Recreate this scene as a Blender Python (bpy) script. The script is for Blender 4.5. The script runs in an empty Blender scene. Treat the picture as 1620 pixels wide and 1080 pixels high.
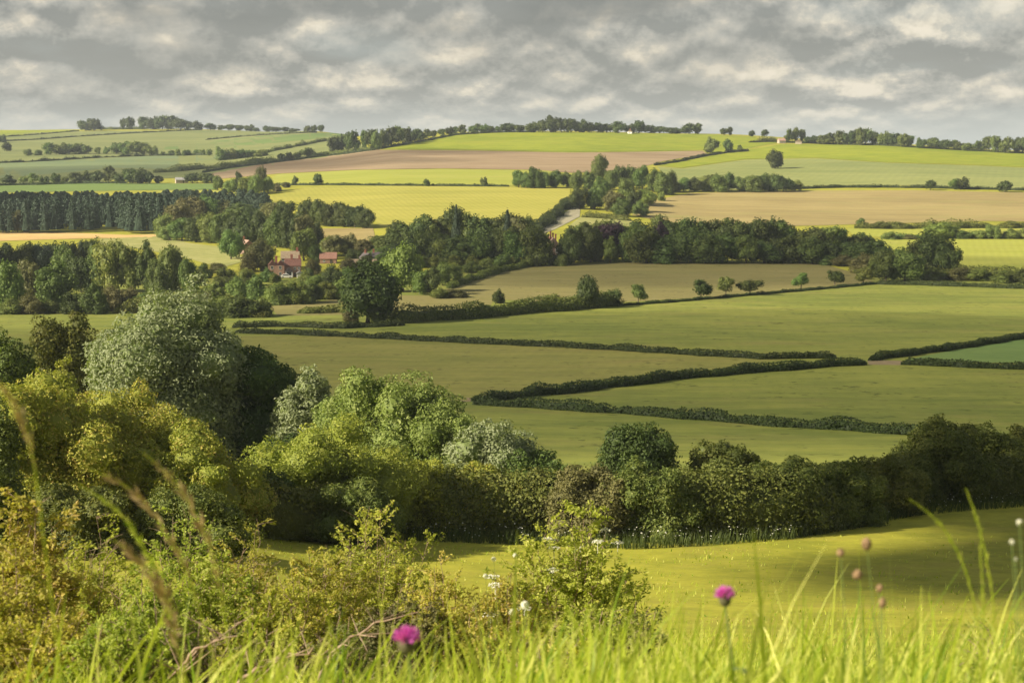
import bpy, bmesh, math, random
import numpy as np
from mathutils import Vector, Matrix

scene = bpy.context.scene
COL = scene.collection
F = 2700.0                       # focal length in photograph pixels (1620 wide)
PITCH = math.atan(320.0 / F)
CP, SP = math.cos(PITCH), math.sin(PITCH)

# ------------------------------------------------------------------ pixel rays
def ray(u, v):
    """(X/Y, Z/Y) of the sight line through a photograph pixel"""
    u = np.asarray(u, float); v = np.asarray(v, float)
    xc = (u - 810.0) / F; yc = (540.0 - v) / F
    d = CP + yc * SP
    return xc / d, (yc * CP - SP) / d

def at(u, v, y):
    a, t = ray(u, v)
    return Vector((float(a) * y, y, float(t) * y))

# ------------------------------------------------------------------ terrain
NEAR_R = [(-150, -0.8), (-20, -1.0), (0, -1.12), (2, -1.2), (4, -1.66), (6, -2.25), (10, -3.4), (15, -4.9), (30, -9.3), (45, -13.5)]
NEAR_L = [(-150, -0.8), (-20, -1.0), (0, -1.12), (2, -1.2), (4, -1.66), (6, -2.25), (10, -3.3), (15, -4.6), (30, -8.4), (45, -11.8)]
MID_R = [(60, 990), (80, 918), (100, 855), (115, 817), (135, 778), (160, 738), (190, 700), (240, 640), (330, 560), (400, 520), (480, 482), (560, 450), (640, 418)]
MID_L = [(60, 905), (80, 845), (100, 800), (125, 757), (160, 715), (190, 690), (240, 640), (330, 560), (400, 522), (480, 486), (560, 455), (640, 427)]
FAR = {
    -700: [(700, 412), (800, 385), (900, 366), (1050, 330), (1150, 312), (1300, 296), (1500, 277), (1800, 254), (2100, 236), (2500, 216), (2700, 209)],
    0: [(700, 407), (800, 382), (900, 364), (1050, 327), (1150, 307), (1300, 291), (1500, 273), (1800, 250), (2100, 232), (2500, 213), (2700, 206)],
    300: [(700, 405), (780, 385), (900, 356), (1000, 325), (1100, 306), (1200, 293), (1400, 275), (1700, 255), (2000, 236), (2400, 214), (2700, 203.5)],
    500: [(700, 400), (780, 375), (900, 342), (1000, 318), (1100, 296), (1200, 283), (1400, 264), (1600, 247), (1850, 228), (2200, 211), (2400, 207.5)],
    640: [(700, 396), (760, 376), (850, 351), (950, 325), (1050, 300), (1150, 283), (1300, 264), (1450, 244), (1600, 226), (1720, 213), (1850, 209.5)],
    900: [(700, 396), (760, 376), (850, 351), (950, 325), (1050, 300), (1150, 283), (1300, 264), (1450, 244), (1600, 225), (1750, 210.5), (1850, 208)],
    1150: [(700, 400), (780, 380), (900, 350), (1000, 322), (1100, 300), (1200, 284), (1350, 262), (1500, 244), (1650, 226), (1780, 214), (1860, 212)],
    1400: [(700, 403), (760, 384), (880, 360), (980, 334), (1080, 305), (1180, 288), (1300, 268), (1400, 253), (1500, 240), (1600, 231), (1700, 227)],
    1620: [(700, 406), (760, 386), (880, 362), (980, 336), (1080, 305), (1180, 289), (1300, 270), (1400, 257), (1500, 247), (1600, 241), (1680, 239)],
    2300: [(700, 410), (760, 390), (880, 366), (980, 340), (1080, 310), (1180, 294), (1300, 277), (1400, 266), (1500, 257), (1600, 251), (1680, 249)],
}
YG = np.concatenate([np.linspace(-120, 0, 13)[:-1], np.linspace(0, 12, 25)[:-1], np.exp(np.linspace(math.log(12), math.log(4200), 430))])
AG = np.linspace(-0.62, 0.62, 156)
YREF = 40.0

def pchip(xk, yk, x):
    xk = np.asarray(xk, float); yk = np.asarray(yk, float)
    h = np.diff(xk); d = np.diff(yk) / h
    m = np.zeros(len(xk)); m[0] = d[0]; m[-1] = d[-1]
    for i in range(1, len(xk) - 1):
        if d[i - 1] * d[i] > 0:
            w1 = 2 * h[i] + h[i - 1]; w2 = h[i] + 2 * h[i - 1]
            m[i] = (w1 + w2) / (w1 / d[i - 1] + w2 / d[i])
    i = np.clip(np.searchsorted(xk, x) - 1, 0, len(h) - 1)
    t = np.clip((x - xk[i]) / h[i], 0, 1)
    return ((1 + 2 * t) * (1 - t) ** 2 * yk[i] + t * (1 - t) ** 2 * h[i] * m[i] + t * t * (3 - 2 * t) * yk[i + 1] + t * t * (t - 1) * h[i] * m[i + 1])

def column(u):
    w = min(1.0, max(0.0, (u - 150) / 650.0)); w = w * w * (3 - 2 * w)
    ks = []
    for (y, zl), (_, zr) in zip(NEAR_L, NEAR_R):
        ks.append((y, zl * (1 - w) + zr * w))
    for j in range(len(MID_R)):
        y, v = MID_R[j]
        v = v * w + float(np.interp(y, [p[0] for p in MID_L], [p[1] for p in MID_L])) * (1 - w)
        ks.append((y, float(ray(u, v)[1]) * y))
    for y, v in FAR[u]:
        ks.append((y, float(ray(u, v)[1]) * y))
    yl, zl = ks[-1]
    ks += [(yl + 120, zl - 1.0), (yl + 420, zl - 9), (yl + 1000, zl - 24), (4800, zl - 34)]
    return ks
_us = sorted(FAR)
_cols = np.array([pchip([k[0] for k in column(u)], [k[1] for k in column(u)], YG) for u in _us])
_as = np.array([float(ray(u, 420)[0]) for u in _us])
ZG = np.zeros((len(YG), len(AG)))
for j, a in enumerate(AG):
    i = int(np.clip(np.searchsorted(_as, a) - 1, 0, len(_as) - 2))
    t = float(np.clip((a - _as[i]) / (_as[i + 1] - _as[i]), 0, 1)); t = t * t * (3 - 2 * t) * 0.5 + t * 0.5
    ZG[:, j] = _cols[i] * (1 - t) + _cols[i + 1] * t
# gentle natural undulation
_X = AG[None, :] * np.maximum(YG[:, None], YREF); _Y = np.repeat(YG[:, None], len(AG), 1)
_amp = np.clip((_Y - 20) / 300, 0, 1)
ZG += _amp * (0.30 * np.sin(_X / 23 + 1.3 * np.sin(_Y / 61)) * np.sin(_Y / 47 + 0.7) + 0.38 * np.sin(_X / 71 + _Y / 97 + 1) * np.sin(_Y / 133 + _X / 210))
ZG += np.clip(1 - np.abs(_Y - 25) / 45, 0, 1) * 0.10 * np.sin(_X / 2.3 + _Y / 3.1) * np.sin(_Y / 2.7 - _X / 4.7)

def gz(x, y):
    x = np.asarray(x, float); y = np.asarray(y, float)
    a = np.clip(x / np.maximum(y, YREF), AG[0], AG[-1] - 1e-9)
    yy = np.clip(y, YG[0], YG[-1] - 1e-6)
    i = np.clip(np.searchsorted(YG, yy, side='right') - 1, 0, len(YG) - 2)
    fj = (a - AG[0]) / (AG[1] - AG[0]); j = np.clip(fj.astype(int), 0, len(AG) - 2); s = fj - j
    t = (yy - YG[i]) / (YG[i + 1] - YG[i])
    return (ZG[i, j] * (1 - s) + ZG[i, j + 1] * s) * (1 - t) + (ZG[i + 1, j] * (1 - s) + ZG[i + 1, j + 1] * s) * t

_YS = np.exp(np.linspace(math.log(9.0), math.log(3200), 2400))
def ground(u, v, ymin=9.0):
    """first point where the sight line of a pixel meets the land (numpy arrays in, Nx3 out)"""
    u = np.atleast_1d(np.asarray(u, float)); v = np.atleast_1d(np.asarray(v, float))
    out = np.zeros((len(u), 3))
    ys = _YS[_YS >= ymin]
    for k in range(len(u)):
        a, t = ray(u[k], v[k])
        f = gz(a * ys, ys) - t * ys
        h = np.nonzero(f >= 0)[0]
        if len(h) == 0:
            i = int(np.argmax(f / ys)); y = ys[i]
        elif h[0] == 0:
            y = ys[0]
        else:
            i = h[0]; y = ys[i - 1] + (ys[i] - ys[i - 1]) * (-f[i - 1]) / (f[i] - f[i - 1] + 1e-12)
        out[k] = (a * y, y, gz(a * y, y))
    return out

def G(u, v):
    return Vector(ground(u, v)[0])

# ------------------------------------------------------------------ tagging and linking
def tag(o, label=None, cat=None, group=None, kind=None):
    if label: o['label'] = label
    if cat: o['category'] = cat
    if group: o['group'] = group
    if kind: o['kind'] = kind
    return o

def empty(name, loc=(0, 0, 0), rz=0.0, scale=None):
    o = bpy.data.objects.new(name, None); COL.objects.link(o)
    o.empty_display_size = 0.3
    o.location = loc; o.rotation_euler = (0, 0, rz)
    if scale: o.scale = scale
    return o

def link_mesh(name, me, mat=None, parent=None):
    o = bpy.data.objects.new(name, me); COL.objects.link(o)
    if mat is not None and len(me.materials) == 0: me.materials.append(mat)
    if parent is not None: o.parent = parent
    return o

def mesh_np(name, V, faces_list, tint=None, smooth=False):
    """faces_list: list of int arrays (Nx3 or Nx4) in order; tint: one value per face"""
    me = bpy.data.meshes.new(name)
    V = np.asarray(V, np.float32)
    fl = [np.asarray(f, np.int32) for f in faces_list if len(f)]
    loops = np.concatenate([f.ravel() for f in fl])
    tot = np.concatenate([np.full(len(f), f.shape[1], np.int32) for f in fl])
    start = np.concatenate([[0], np.cumsum(tot)[:-1]]).astype(np.int32)
    me.vertices.add(len(V)); me.vertices.foreach_set('co', V.ravel())
    me.loops.add(len(loops)); me.loops.foreach_set('vertex_index', loops)
    me.polygons.add(len(tot)); me.polygons.foreach_set('loop_start', start); me.polygons.foreach_set('loop_total', tot)
    me.polygons.foreach_set('use_smooth', np.full(len(tot), smooth))
    me.update(calc_edges=True)
    if tint is not None:
        at_ = me.attributes.new('tint', 'FLOAT', 'FACE'); at_.data.foreach_set('value', np.asarray(tint, np.float32))
    return me

class MB:
    """collects pieces of ONE part: arrays of vertices, quads, triangles and a tint per face"""
    def __init__(s): s.V = []; s.Q = []; s.T = []; s.tq = []; s.tt = []; s.n = 0
    def add(s, V, Q=None, T=None, tq=0.5, tt=0.5):
        V = np.asarray(V, float)
        if Q is not None and len(Q):
            Q = np.asarray(Q, int); s.Q.append(Q + s.n); s.tq.append(np.broadcast_to(np.asarray(tq, float), (len(Q),)))
        if T is not None and len(T):
            T = np.asarray(T, int); s.T.append(T + s.n); s.tt.append(np.broadcast_to(np.asarray(tt, float), (len(T),)))
        s.V.append(V); s.n += len(V)
    def mesh(s, name, smooth=False):
        V = np.concatenate(s.V); fl = []; ti = []
        if s.Q: fl.append(np.concatenate(s.Q)); ti.append(np.concatenate(s.tq))
        if s.T: fl.append(np.concatenate(s.T)); ti.append(np.concatenate(s.tt))
        return mesh_np(name, V, fl, np.concatenate(ti), smooth)
    def build(s, name, mat, parent=None, smooth=False):
        return link_mesh(name, s.mesh(name, smooth), mat, parent)
    def box(s, x0, x1, y0, y1, z0, z1, tint=0.5):
        V = [(x, y, z) for z in (z0, z1) for y in (y0, y1) for x in (x0, x1)]
        s.add(V, [(0, 2, 3, 1), (4, 5, 7, 6), (0, 1, 5, 4), (2, 6, 7, 3), (0, 4, 6, 2), (1, 3, 7, 5)], tq=tint)
    def prism(s, pts, y0, y1, tint=0.5):
        """polygon in x,z (counter-clockwise) extruded along y; fan-capped"""
        n = len(pts); V = [(x, y0, z) for x, z in pts] + [(x, y1, z) for x, z in pts]
        Q = [(i, (i + 1) % n, n + (i + 1) % n, n + i) for i in range(n)]
        T = [(0, i, i + 1) for i in range(1, n - 1)] + [(n, n + i + 1, n + i) for i in range(1, n - 1)]
        s.add(V, [q[::-1] for q in Q], [t[::-1] for t in T], tint, tint)
    def tube(s, P, R, k=5, tint=0.5):
        P = np.asarray(P, float); n = len(P); R = np.broadcast_to(np.asarray(R, float), (n,))
        tan = np.gradient(P, axis=0); tan /= np.linalg.norm(tan, axis=1)[:, None] + 1e-9
        ref = np.array([0.3, 0.9, 0.2]) if abs(tan[0][2]) > 0.6 else np.array([0, 0, 1.0])
        b = np.cross(tan, ref); b /= np.linalg.norm(b, axis=1)[:, None] + 1e-9
        c = np.cross(tan, b)
        an = np.arange(k) * 2 * math.pi / k
        V = (P[:, None, :] + R[:, None, None] * (np.cos(an)[None, :, None] * b[:, None, :] + np.sin(an)[None, :, None] * c[:, None, :])).reshape(-1, 3)
        Q = [(i * k + j, i * k + (j + 1) % k, (i + 1) * k + (j + 1) % k, (i + 1) * k + j) for i in range(n - 1) for j in range(k)]
        s.add(V, Q, tq=tint)

def norm(v): return v / (np.linalg.norm(v, axis=-1, keepdims=True) + 1e-9)

def leaf_quads(C, N, size, rng, aspect=0.55, tangent=None, fold=0.1):
    """one leaf-shaped quad per centre, facing along N"""
    n = len(C); size = np.broadcast_to(np.asarray(size, float), (n,))[:, None]
    N = norm(N)
    r = rng.normal(size=(n, 3)) if tangent is None else tangent
    t = norm(np.cross(np.cross(N, r), N)); b = np.cross(N, t)
    p0 = C - t * size * 0.5; p2 = C + t * size * 0.5
    p1 = C + b * size * aspect * 0.5 + N * size * fold - t * size * 0.06; p3 = C - b * size * aspect * 0.5 + N * size * fold - t * size * 0.06
    V = np.stack([p0, p1, p2, p3], 1).reshape(-1, 3)
    Q = np.arange(4 * n).reshape(n, 4)
    return V, Q

_bm = bmesh.new(); bmesh.ops.create_icosphere(_bm, subdivisions=2, radius=1.0)
ICO_V = np.array([v.co[:] for v in _bm.verts]); ICO_T = np.array([[v.index for v in f.verts] for f in _bm.faces]); _bm.free()

# ------------------------------------------------------------------ materials
def new_mat(name):
    m = bpy.data.materials.new(name); m.use_nodes = True
    nt = m.node_tree; nt.nodes.clear()
    out = nt.nodes.new('ShaderNodeOutputMaterial')
    return m, nt, out

def nd(nt, typ, **kw):
    n = nt.nodes.new(typ)
    for k, v in kw.items():
        if k.startswith('i_'):
            n.inputs[k[2:].replace('_', ' ')].default_value = v
        else:
            setattr(n, k, v)
    return n

def ramp(nt, fac, stops):
    r = nt.nodes.new('ShaderNodeValToRGB'); e = r.color_ramp.elements
    while len(e) < len(stops): e.new(0.5)
    for k, (p, c) in enumerate(stops):
        e[k].position = p; e[k].color = (*c, 1)
    nt.links.new(fac, r.inputs[0]); return r

def mixc(nt, fac, a, b, mode='MIX'):
    m = nt.nodes.new('ShaderNodeMix'); m.data_type = 'RGBA'; m.blend_type = mode
    L = nt.links
    for s, v in ((0, fac), (6, a), (7, b)):
        if isinstance(v, bpy.types.NodeSocket): L.new(v, m.inputs[s])
        elif isinstance(v, (int, float)): m.inputs[s].default_value = v
        else: m.inputs[s].default_value = (*v, 1)
    return m.outputs[2]

def mathn(nt, op, a, b=None, c=None, clamp=False):
    m = nt.nodes.new('ShaderNodeMath'); m.operation = op; m.use_clamp = clamp
    for i, v in enumerate((a, b, c)):
        if v is None: continue
        if isinstance(v, bpy.types.NodeSocket): nt.links.new(v, m.inputs[i])
        else: m.inputs[i].default_value = v
    return m.outputs[0]

LEAF_GAIN = 1.0
def leaf_mat(name, cols, trans=0.28, vary=0.22, hue=0.02, back=None, rough=0.6):
    m, nt, out = new_mat(name); L = nt.links
    at_ = nd(nt, 'ShaderNodeAttribute', attribute_name='tint')
    k = len(cols); r = ramp(nt, at_.outputs['Fac'], [(i / (k - 1), c) for i, c in enumerate(cols)])
    oi = nd(nt, 'ShaderNodeObjectInfo')
    hs = nd(nt, 'ShaderNodeHueSaturation')
    L.new(r.outputs[0], hs.inputs['Color'])
    L.new(mathn(nt, 'MULTIPLY_ADD', oi.outputs['Random'], 2 * vary, 1 - vary), hs.inputs['Value'])
    rr = mathn(nt, 'FRACT', mathn(nt, 'MULTIPLY', oi.outputs['Random'], 7.31))
    L.new(mathn(nt, 'MULTIPLY_ADD', rr, 2 * hue, 0.5 - hue), hs.inputs['Hue'])
    col = hs.outputs['Color']
    if back is not None:
        ge = nd(nt, 'ShaderNodeNewGeometry'); col = mixc(nt, ge.outputs['Backfacing'], col, back)
    bs = nd(nt, 'ShaderNodeBsdfPrincipled', i_Roughness=rough)
    bs.inputs['Specular IOR Level'].default_value = 0.25
    L.new(col, bs.inputs['Base Color'])
    tr = nd(nt, 'ShaderNodeBsdfTranslucent')
    L.new(mixc(nt, 1.0, col, (1.15, 1.25, 0.6), 'MULTIPLY'), tr.inputs['Color'])
    mx = nd(nt, 'ShaderNodeMixShader'); mx.inputs[0].default_value = trans
    L.new(bs.outputs[0], mx.inputs[1]); L.new(tr.outputs[0], mx.inputs[2]); L.new(mx.outputs[0], out.inputs[0])
    return m

def simple_mat(name, c, c2=None, scale=4.0, rough=0.8, spec=0.3, bump=0.0):
    m, nt, out = new_mat(name); L = nt.links
    tc = nd(nt, 'ShaderNodeTexCoord'); no = nd(nt, 'ShaderNodeTexNoise', i_Scale=scale, i_Detail=6.0)
    L.new(tc.outputs['Object'], no.inputs['Vector'])
    c2 = c2 or tuple(x * 0.7 for x in c)
    r = ramp(nt, no.outputs['Fac'], [(0.35, c2), (0.65, c)])
    bs = nd(nt, 'ShaderNodeBsdfPrincipled', i_Roughness=rough); bs.inputs['Specular IOR Level'].default_value = spec
    L.new(r.outputs[0], bs.inputs['Base Color'])
    if bump:
        bp = nd(nt, 'ShaderNodeBump', i_Strength=bump); L.new(no.outputs['Fac'], bp.inputs['Height']); L.new(bp.outputs[0], bs.inputs['Normal'])
    L.new(bs.outputs[0], out.inputs[0]); return m

def field_mat(name, c0, c1, c2=None, big=0.02, streak=None, streak_amt=0.3, fine=1.2, fine_amt=0.5, stretch=(1, 1, 1), flecks=0.0):
    """grass or crop: broad patches of two colours, finer mottling and optional drill lines"""
    m, nt, out = new_mat(name); L = nt.links
    ge = nd(nt, 'ShaderNodeNewGeometry')
    mp = nd(nt, 'ShaderNodeMapping'); mp.inputs['Scale'].default_value = stretch
    L.new(ge.outputs['Position'], mp.inputs['Vector'])
    n1 = nd(nt, 'ShaderNodeTexNoise', i_Scale=big, i_Detail=5.0, i_Roughness=0.6, i_Distortion=0.6); L.new(mp.outputs[0], n1.inputs['Vector'])
    n2 = nd(nt, 'ShaderNodeTexNoise', i_Scale=big * 9, i_Detail=6.0, i_Roughness=0.65); L.new(mp.outputs[0], n2.inputs['Vector'])
    n3 = nd(nt, 'ShaderNodeTexNoise', i_Scale=fine, i_Detail=4.0, i_Roughness=0.7); L.new(ge.outputs['Position'], n3.inputs['Vector'])
    f = mathn(nt, 'ADD', mathn(nt, 'MULTIPLY', n1.outputs['Fac'], 0.5), mathn(nt, 'MULTIPLY', n2.outputs['Fac'], 0.5))
    col = ramp(nt, f, [(0.41, c0), (0.5, tuple((a + b) / 2 for a, b in zip(c0, c1))), (0.59, c1)]).outputs[0]
    if c2 is not None:
        n4 = nd(nt, 'ShaderNodeTexNoise', i_Scale=big * 3.3, i_Detail=7.0, i_Roughness=0.7); L.new(mp.outputs[0], n4.inputs['Vector'])
        col = mixc(nt, mathn(nt, 'MULTIPLY', mathn(nt, 'SUBTRACT', n4.outputs['Fac'], 0.52), 3.5, clamp=True), col, c2)
    if streak is not None:
        ang, per = streak
        m2 = nd(nt, 'ShaderNodeMapping'); m2.inputs['Rotation'].default_value = (0, 0, ang); L.new(ge.outputs['Position'], m2.inputs['Vector'])
        wv = nd(nt, 'ShaderNodeTexWave', i_Scale=0.314 / per, i_Distortion=2.0, i_Detail=2.0); wv.inputs['Detail Scale'].default_value = 0.3
        L.new(m2.outputs[0], wv.inputs['Vector'])
        col = mixc(nt, mathn(nt, 'MULTIPLY', wv.outputs['Fac'], streak_amt), col, tuple(x * 0.62 for x in c0))
    if flecks:                                       # scattered darker tussocks and dung-green tufts
        n5 = nd(nt, 'ShaderNodeTexNoise', i_Scale=0.16, i_Detail=3.0, i_Roughness=0.75); L.new(ge.outputs['Position'], n5.inputs['Vector'])
        n6 = nd(nt, 'ShaderNodeTexNoise', i_Scale=0.55, i_Detail=2.0, i_Roughness=0.6); L.new(ge.outputs['Position'], n6.inputs['Vector'])
        t = mathn(nt, 'MULTIPLY', mathn(nt, 'SUBTRACT', mathn(nt, 'MULTIPLY', n5.outputs['Fac'], n6.outputs['Fac']), 0.335), 14.0, clamp=True)
        col = mixc(nt, mathn(nt, 'MULTIPLY', t, flecks), col, tuple(x * 0.42 for x in c0))
    v = mathn(nt, 'MULTIPLY_ADD', n3.outputs['Fac'], fine_amt, 1 - fine_amt / 2)
    hs = nd(nt, 'ShaderNodeHueSaturation'); L.new(col, hs.inputs['Color']); L.new(v, hs.inputs['Value'])
    bs = nd(nt, 'ShaderNodeBsdfPrincipled', i_Roughness=0.9); bs.inputs['Specular IOR Level'].default_value = 0.1
    L.new(hs.outputs[0], bs.inputs['Base Color']); L.new(bs.outputs[0], out.inputs[0])
    return m
# ------------------------------------------------------------------ camera, sun, sky
cam = bpy.data.cameras.new('camera'); cam_o = bpy.data.objects.new('camera', cam); COL.objects.link(cam_o)
cam.sensor_width = 36; cam.lens = 36 * F / 1620.0; cam.clip_start = 0.05; cam.clip_end = 20000
cam_o.location = (0, 0, 0); cam_o.rotation_euler = (math.pi / 2 - PITCH, 0, 0)
cam.dof.use_dof = True; cam.dof.focus_distance = 160; cam.dof.aperture_fstop = 7.1
scene.camera = cam_o
scene.render.resolution_x, scene.render.resolution_y = 1024, 682

SUN_EL = math.radians(31); SUN_DIR = Vector((-math.cos(SUN_EL), -0.30, math.sin(SUN_EL))).normalized()   # towards the sun: from the left
sl = bpy.data.lights.new('sun', 'SUN'); sl.energy = 5.0; sl.angle = math.radians(0.53); sl.color = (1.0, 0.885, 0.69)
so = bpy.data.objects.new('sun', sl); COL.objects.link(so); so.rotation_euler = SUN_DIR.to_track_quat('Z', 'Y').to_euler()

scene.view_settings.view_transform = 'Standard'; scene.view_settings.look = 'None'
scene.view_settings.exposure = 1.06; scene.view_settings.gamma = 1.0; scene.view_settings.use_curve_mapping = False
scene.cycles.use_denoising = True
scene.cycles.max_bounces = 6; scene.cycles.diffuse_bounces = 2; scene.cycles.transmission_bounces = 3; scene.cycles.glossy_bounces = 1
scene.cycles.transparent_max_bounces = 8; scene.cycles.volume_bounces = 0
scene.cycles.sample_clamp_indirect = 6

W = bpy.data.worlds.new('World'); scene.world = W; W.use_nodes = True
W.cycles.sampling_method = 'MANUAL'; W.cycles.sample_map_resolution = 256
nt = W.node_tree; nt.nodes.clear(); L = nt.links
wo = nd(nt, 'ShaderNodeOutputWorld'); bg = nd(nt, 'ShaderNodeBackground', i_Strength=0.1); L.new(bg.outputs[0], wo.inputs[0])
sky = nd(nt, 'ShaderNodeTexSky', sky_type='NISHITA', sun_disc=False); sky.sun_elevation = SUN_EL
sky.sun_rotation = math.atan2(SUN_DIR.x, SUN_DIR.y); sky.air_density = 1.0; sky.dust_density = 1.5
tc = nd(nt, 'ShaderNodeTexCoord'); sx = nd(nt, 'ShaderNodeSeparateXYZ'); L.new(tc.outputs['Generated'], sx.inputs[0])
el = mathn(nt, 'MAXIMUM', sx.outputs[2], 0.0)
zz = mathn(nt, 'MULTIPLY', mathn(nt, 'POWER', mathn(nt, 'ADD', el, 0.006), 0.62), 0.82)
def skyvec(dz=0.0, dx=0.0):
    cb = nd(nt, 'ShaderNodeCombineXYZ')
    L.new(mathn(nt, 'ADD', sx.outputs[0], dx) if dx else sx.outputs[0], cb.inputs[0]); L.new(sx.outputs[1], cb.inputs[1])
    L.new(mathn(nt, 'ADD', zz, dz) if dz else zz, cb.inputs[2]); return cb.outputs[0]
def billow(vec, scale, seed, detail=7.0, rough=0.5, dist=0.0):
    mp = nd(nt, 'ShaderNodeMapping'); mp.inputs['Location'].default_value = seed; L.new(vec, mp.inputs[0])
    n = nd(nt, 'ShaderNodeTexNoise', i_Scale=scale, i_Detail=detail, i_Roughness=rough, i_Distortion=dist); L.new(mp.outputs[0], n.inputs['Vector'])
    return n.outputs['Fac']
def puff(vec, scale, seed):
    """round cauliflower heads: smooth cells with wobbling edges"""
    mp = nd(nt, 'ShaderNodeMapping'); mp.inputs['Location'].default_value = seed; L.new(vec, mp.inputs[0])
    n = nd(nt, 'ShaderNodeTexNoise', i_Scale=scale * 1.3, i_Detail=3.0, i_Roughness=0.6); L.new(mp.outputs[0], n.inputs['Vector'])
    sc = nd(nt, 'ShaderNodeVectorMath', operation='SCALE'); L.new(n.outputs['Color'], sc.inputs[0]); sc.inputs['Scale'].default_value = 0.55 / scale
    ad = nd(nt, 'ShaderNodeVectorMath', operation='ADD'); L.new(mp.outputs[0], ad.inputs[0]); L.new(sc.outputs[0], ad.inputs[1])
    v = nd(nt, 'ShaderNodeTexVoronoi', feature='SMOOTH_F1', i_Scale=scale); v.inputs['Smoothness'].default_value = 0.35; L.new(ad.outputs[0], v.inputs['Vector'])
    return mathn(nt, 'SUBTRACT', 1.0, v.outputs['Distance'])
S1 = (1.7, 0.3, 0.9)
def mass(dz, dx):
    v = skyvec(dz, dx)
    return mathn(nt, 'ADD', mathn(nt, 'MULTIPLY', billow(v, 11.5, S1, 8.0, 0.66), 0.85), mathn(nt, 'MULTIPLY', puff(v, 29, S1), 0.42))
nA = mass(0, 0); nB = mass(0.0080, -0.0008)           # the same clouds looked at a little towards the light: their lit tops
nC = billow(skyvec(), 6.0, (4.2, 1.0, 2.0), 3.0)
calm = mathn(nt, 'MULTIPLY_ADD', billow(skyvec(), 7.5, (9.1, 4.4, 0.2), 2.0), 8.5, -1.0)      # some stretches are broken cumulus, others a smooth sheet
lit = mathn(nt, 'MULTIPLY_ADD', mathn(nt, 'SUBTRACT', nA, nB), mathn(nt, 'MAXIMUM', calm, 1.6), 0.45)
st = nd(nt, 'ShaderNodeMapping'); st.inputs['Scale'].default_value = (0.55, 0.55, 1.7); L.new(skyvec(), st.inputs[0])
dens = mathn(nt, 'ADD', mathn(nt, 'MULTIPLY', billow(st.outputs[0], 17, (7.7, 2.3, 3.1), 5.0, 0.52), 0.62), mathn(nt, 'MULTIPLY', nC, 0.38))
lit = mathn(nt, 'ADD', lit, mathn(nt, 'MULTIPLY', mathn(nt, 'SUBTRACT', nA, 0.70), 1.3))
K = 11.9
cloud = ramp(nt, lit, [(0.10, (0.118, 0.121, 0.116)), (0.38, (0.182, 0.180, 0.167)), (0.56, (0.224, 0.215, 0.192)), (0.80, (0.320, 0.292, 0.242)), (1.0, (0.37, 0.335, 0.28))]).outputs[0]
# thicker, darker bases high up
dark = mathn(nt, 'MULTIPLY', mathn(nt, 'MULTIPLY', mathn(nt, 'SUBTRACT', dens, 0.475), 8.0, clamp=True), mathn(nt, 'MULTIPLY', mathn(nt, 'SUBTRACT', el, 0.028), 26.0, clamp=True))
cloud = mixc(nt, mathn(nt, 'MULTIPLY', dark, 0.75), cloud, (0.088, 0.090, 0.086))
# thin gaps: bluish veil
gap = mathn(nt, 'MULTIPLY', mathn(nt, 'SUBTRACT', 0.47, dens), 6.0, clamp=True)
cloud = mixc(nt, mathn(nt, 'MULTIPLY', gap, 0.5), cloud, (0.190, 0.212, 0.212))
# distance: the deck fades to pale grey-blue at the horizon
hz = mathn(nt, 'POWER', 2.718, mathn(nt, 'MULTIPLY', el, -58.0))
cloud = mixc(nt, mathn(nt, 'MULTIPLY', hz, 0.95), cloud, (0.228, 0.243, 0.238))
# unseen sky overhead is darkened to cut the ambient light
ov = mathn(nt, 'MULTIPLY', mathn(nt, 'SUBTRACT', el, 0.09), 6.0, clamp=True)
cloud = mixc(nt, mathn(nt, 'MULTIPLY', ov, 0.85), cloud, (0.105, 0.112, 0.118))
cl10 = mixc(nt, 1.0, cloud, (K * 1.02, K, K * 0.95), "MULTIPLY")
L.new(mixc(nt, 0.94, sky.outputs[0], cl10), bg.inputs['Color'])

# ------------------------------------------------------------------ the land: one sheet
XX = AG[None, :] * np.maximum(YG[:, None], YREF); YY = np.repeat(YG[:, None], len(AG), 1)
V = np.stack([XX, YY, ZG], -1).reshape(-1, 3); nr, nc = ZG.shape
ii, jj = np.meshgrid(np.arange(nr - 1), np.arange(nc - 1), indexing='ij'); b0 = (ii * nc + jj).ravel()
M_GROUND = field_mat('meadow_grass', (0.235, 0.245, 0.028), (0.365, 0.350, 0.042), (0.29, 0.25, 0.05), big=0.05, fine=3.0, fine_amt=0.5)
me = mesh_np('terrain', V, [np.stack([b0, b0 + 1, b0 + nc + 1, b0 + nc], 1)], smooth=True)
terrain = tag(link_mesh('terrain', me, M_GROUND), 'rolling green farmland rising to a far ridge', 'land', kind='structure')

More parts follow.
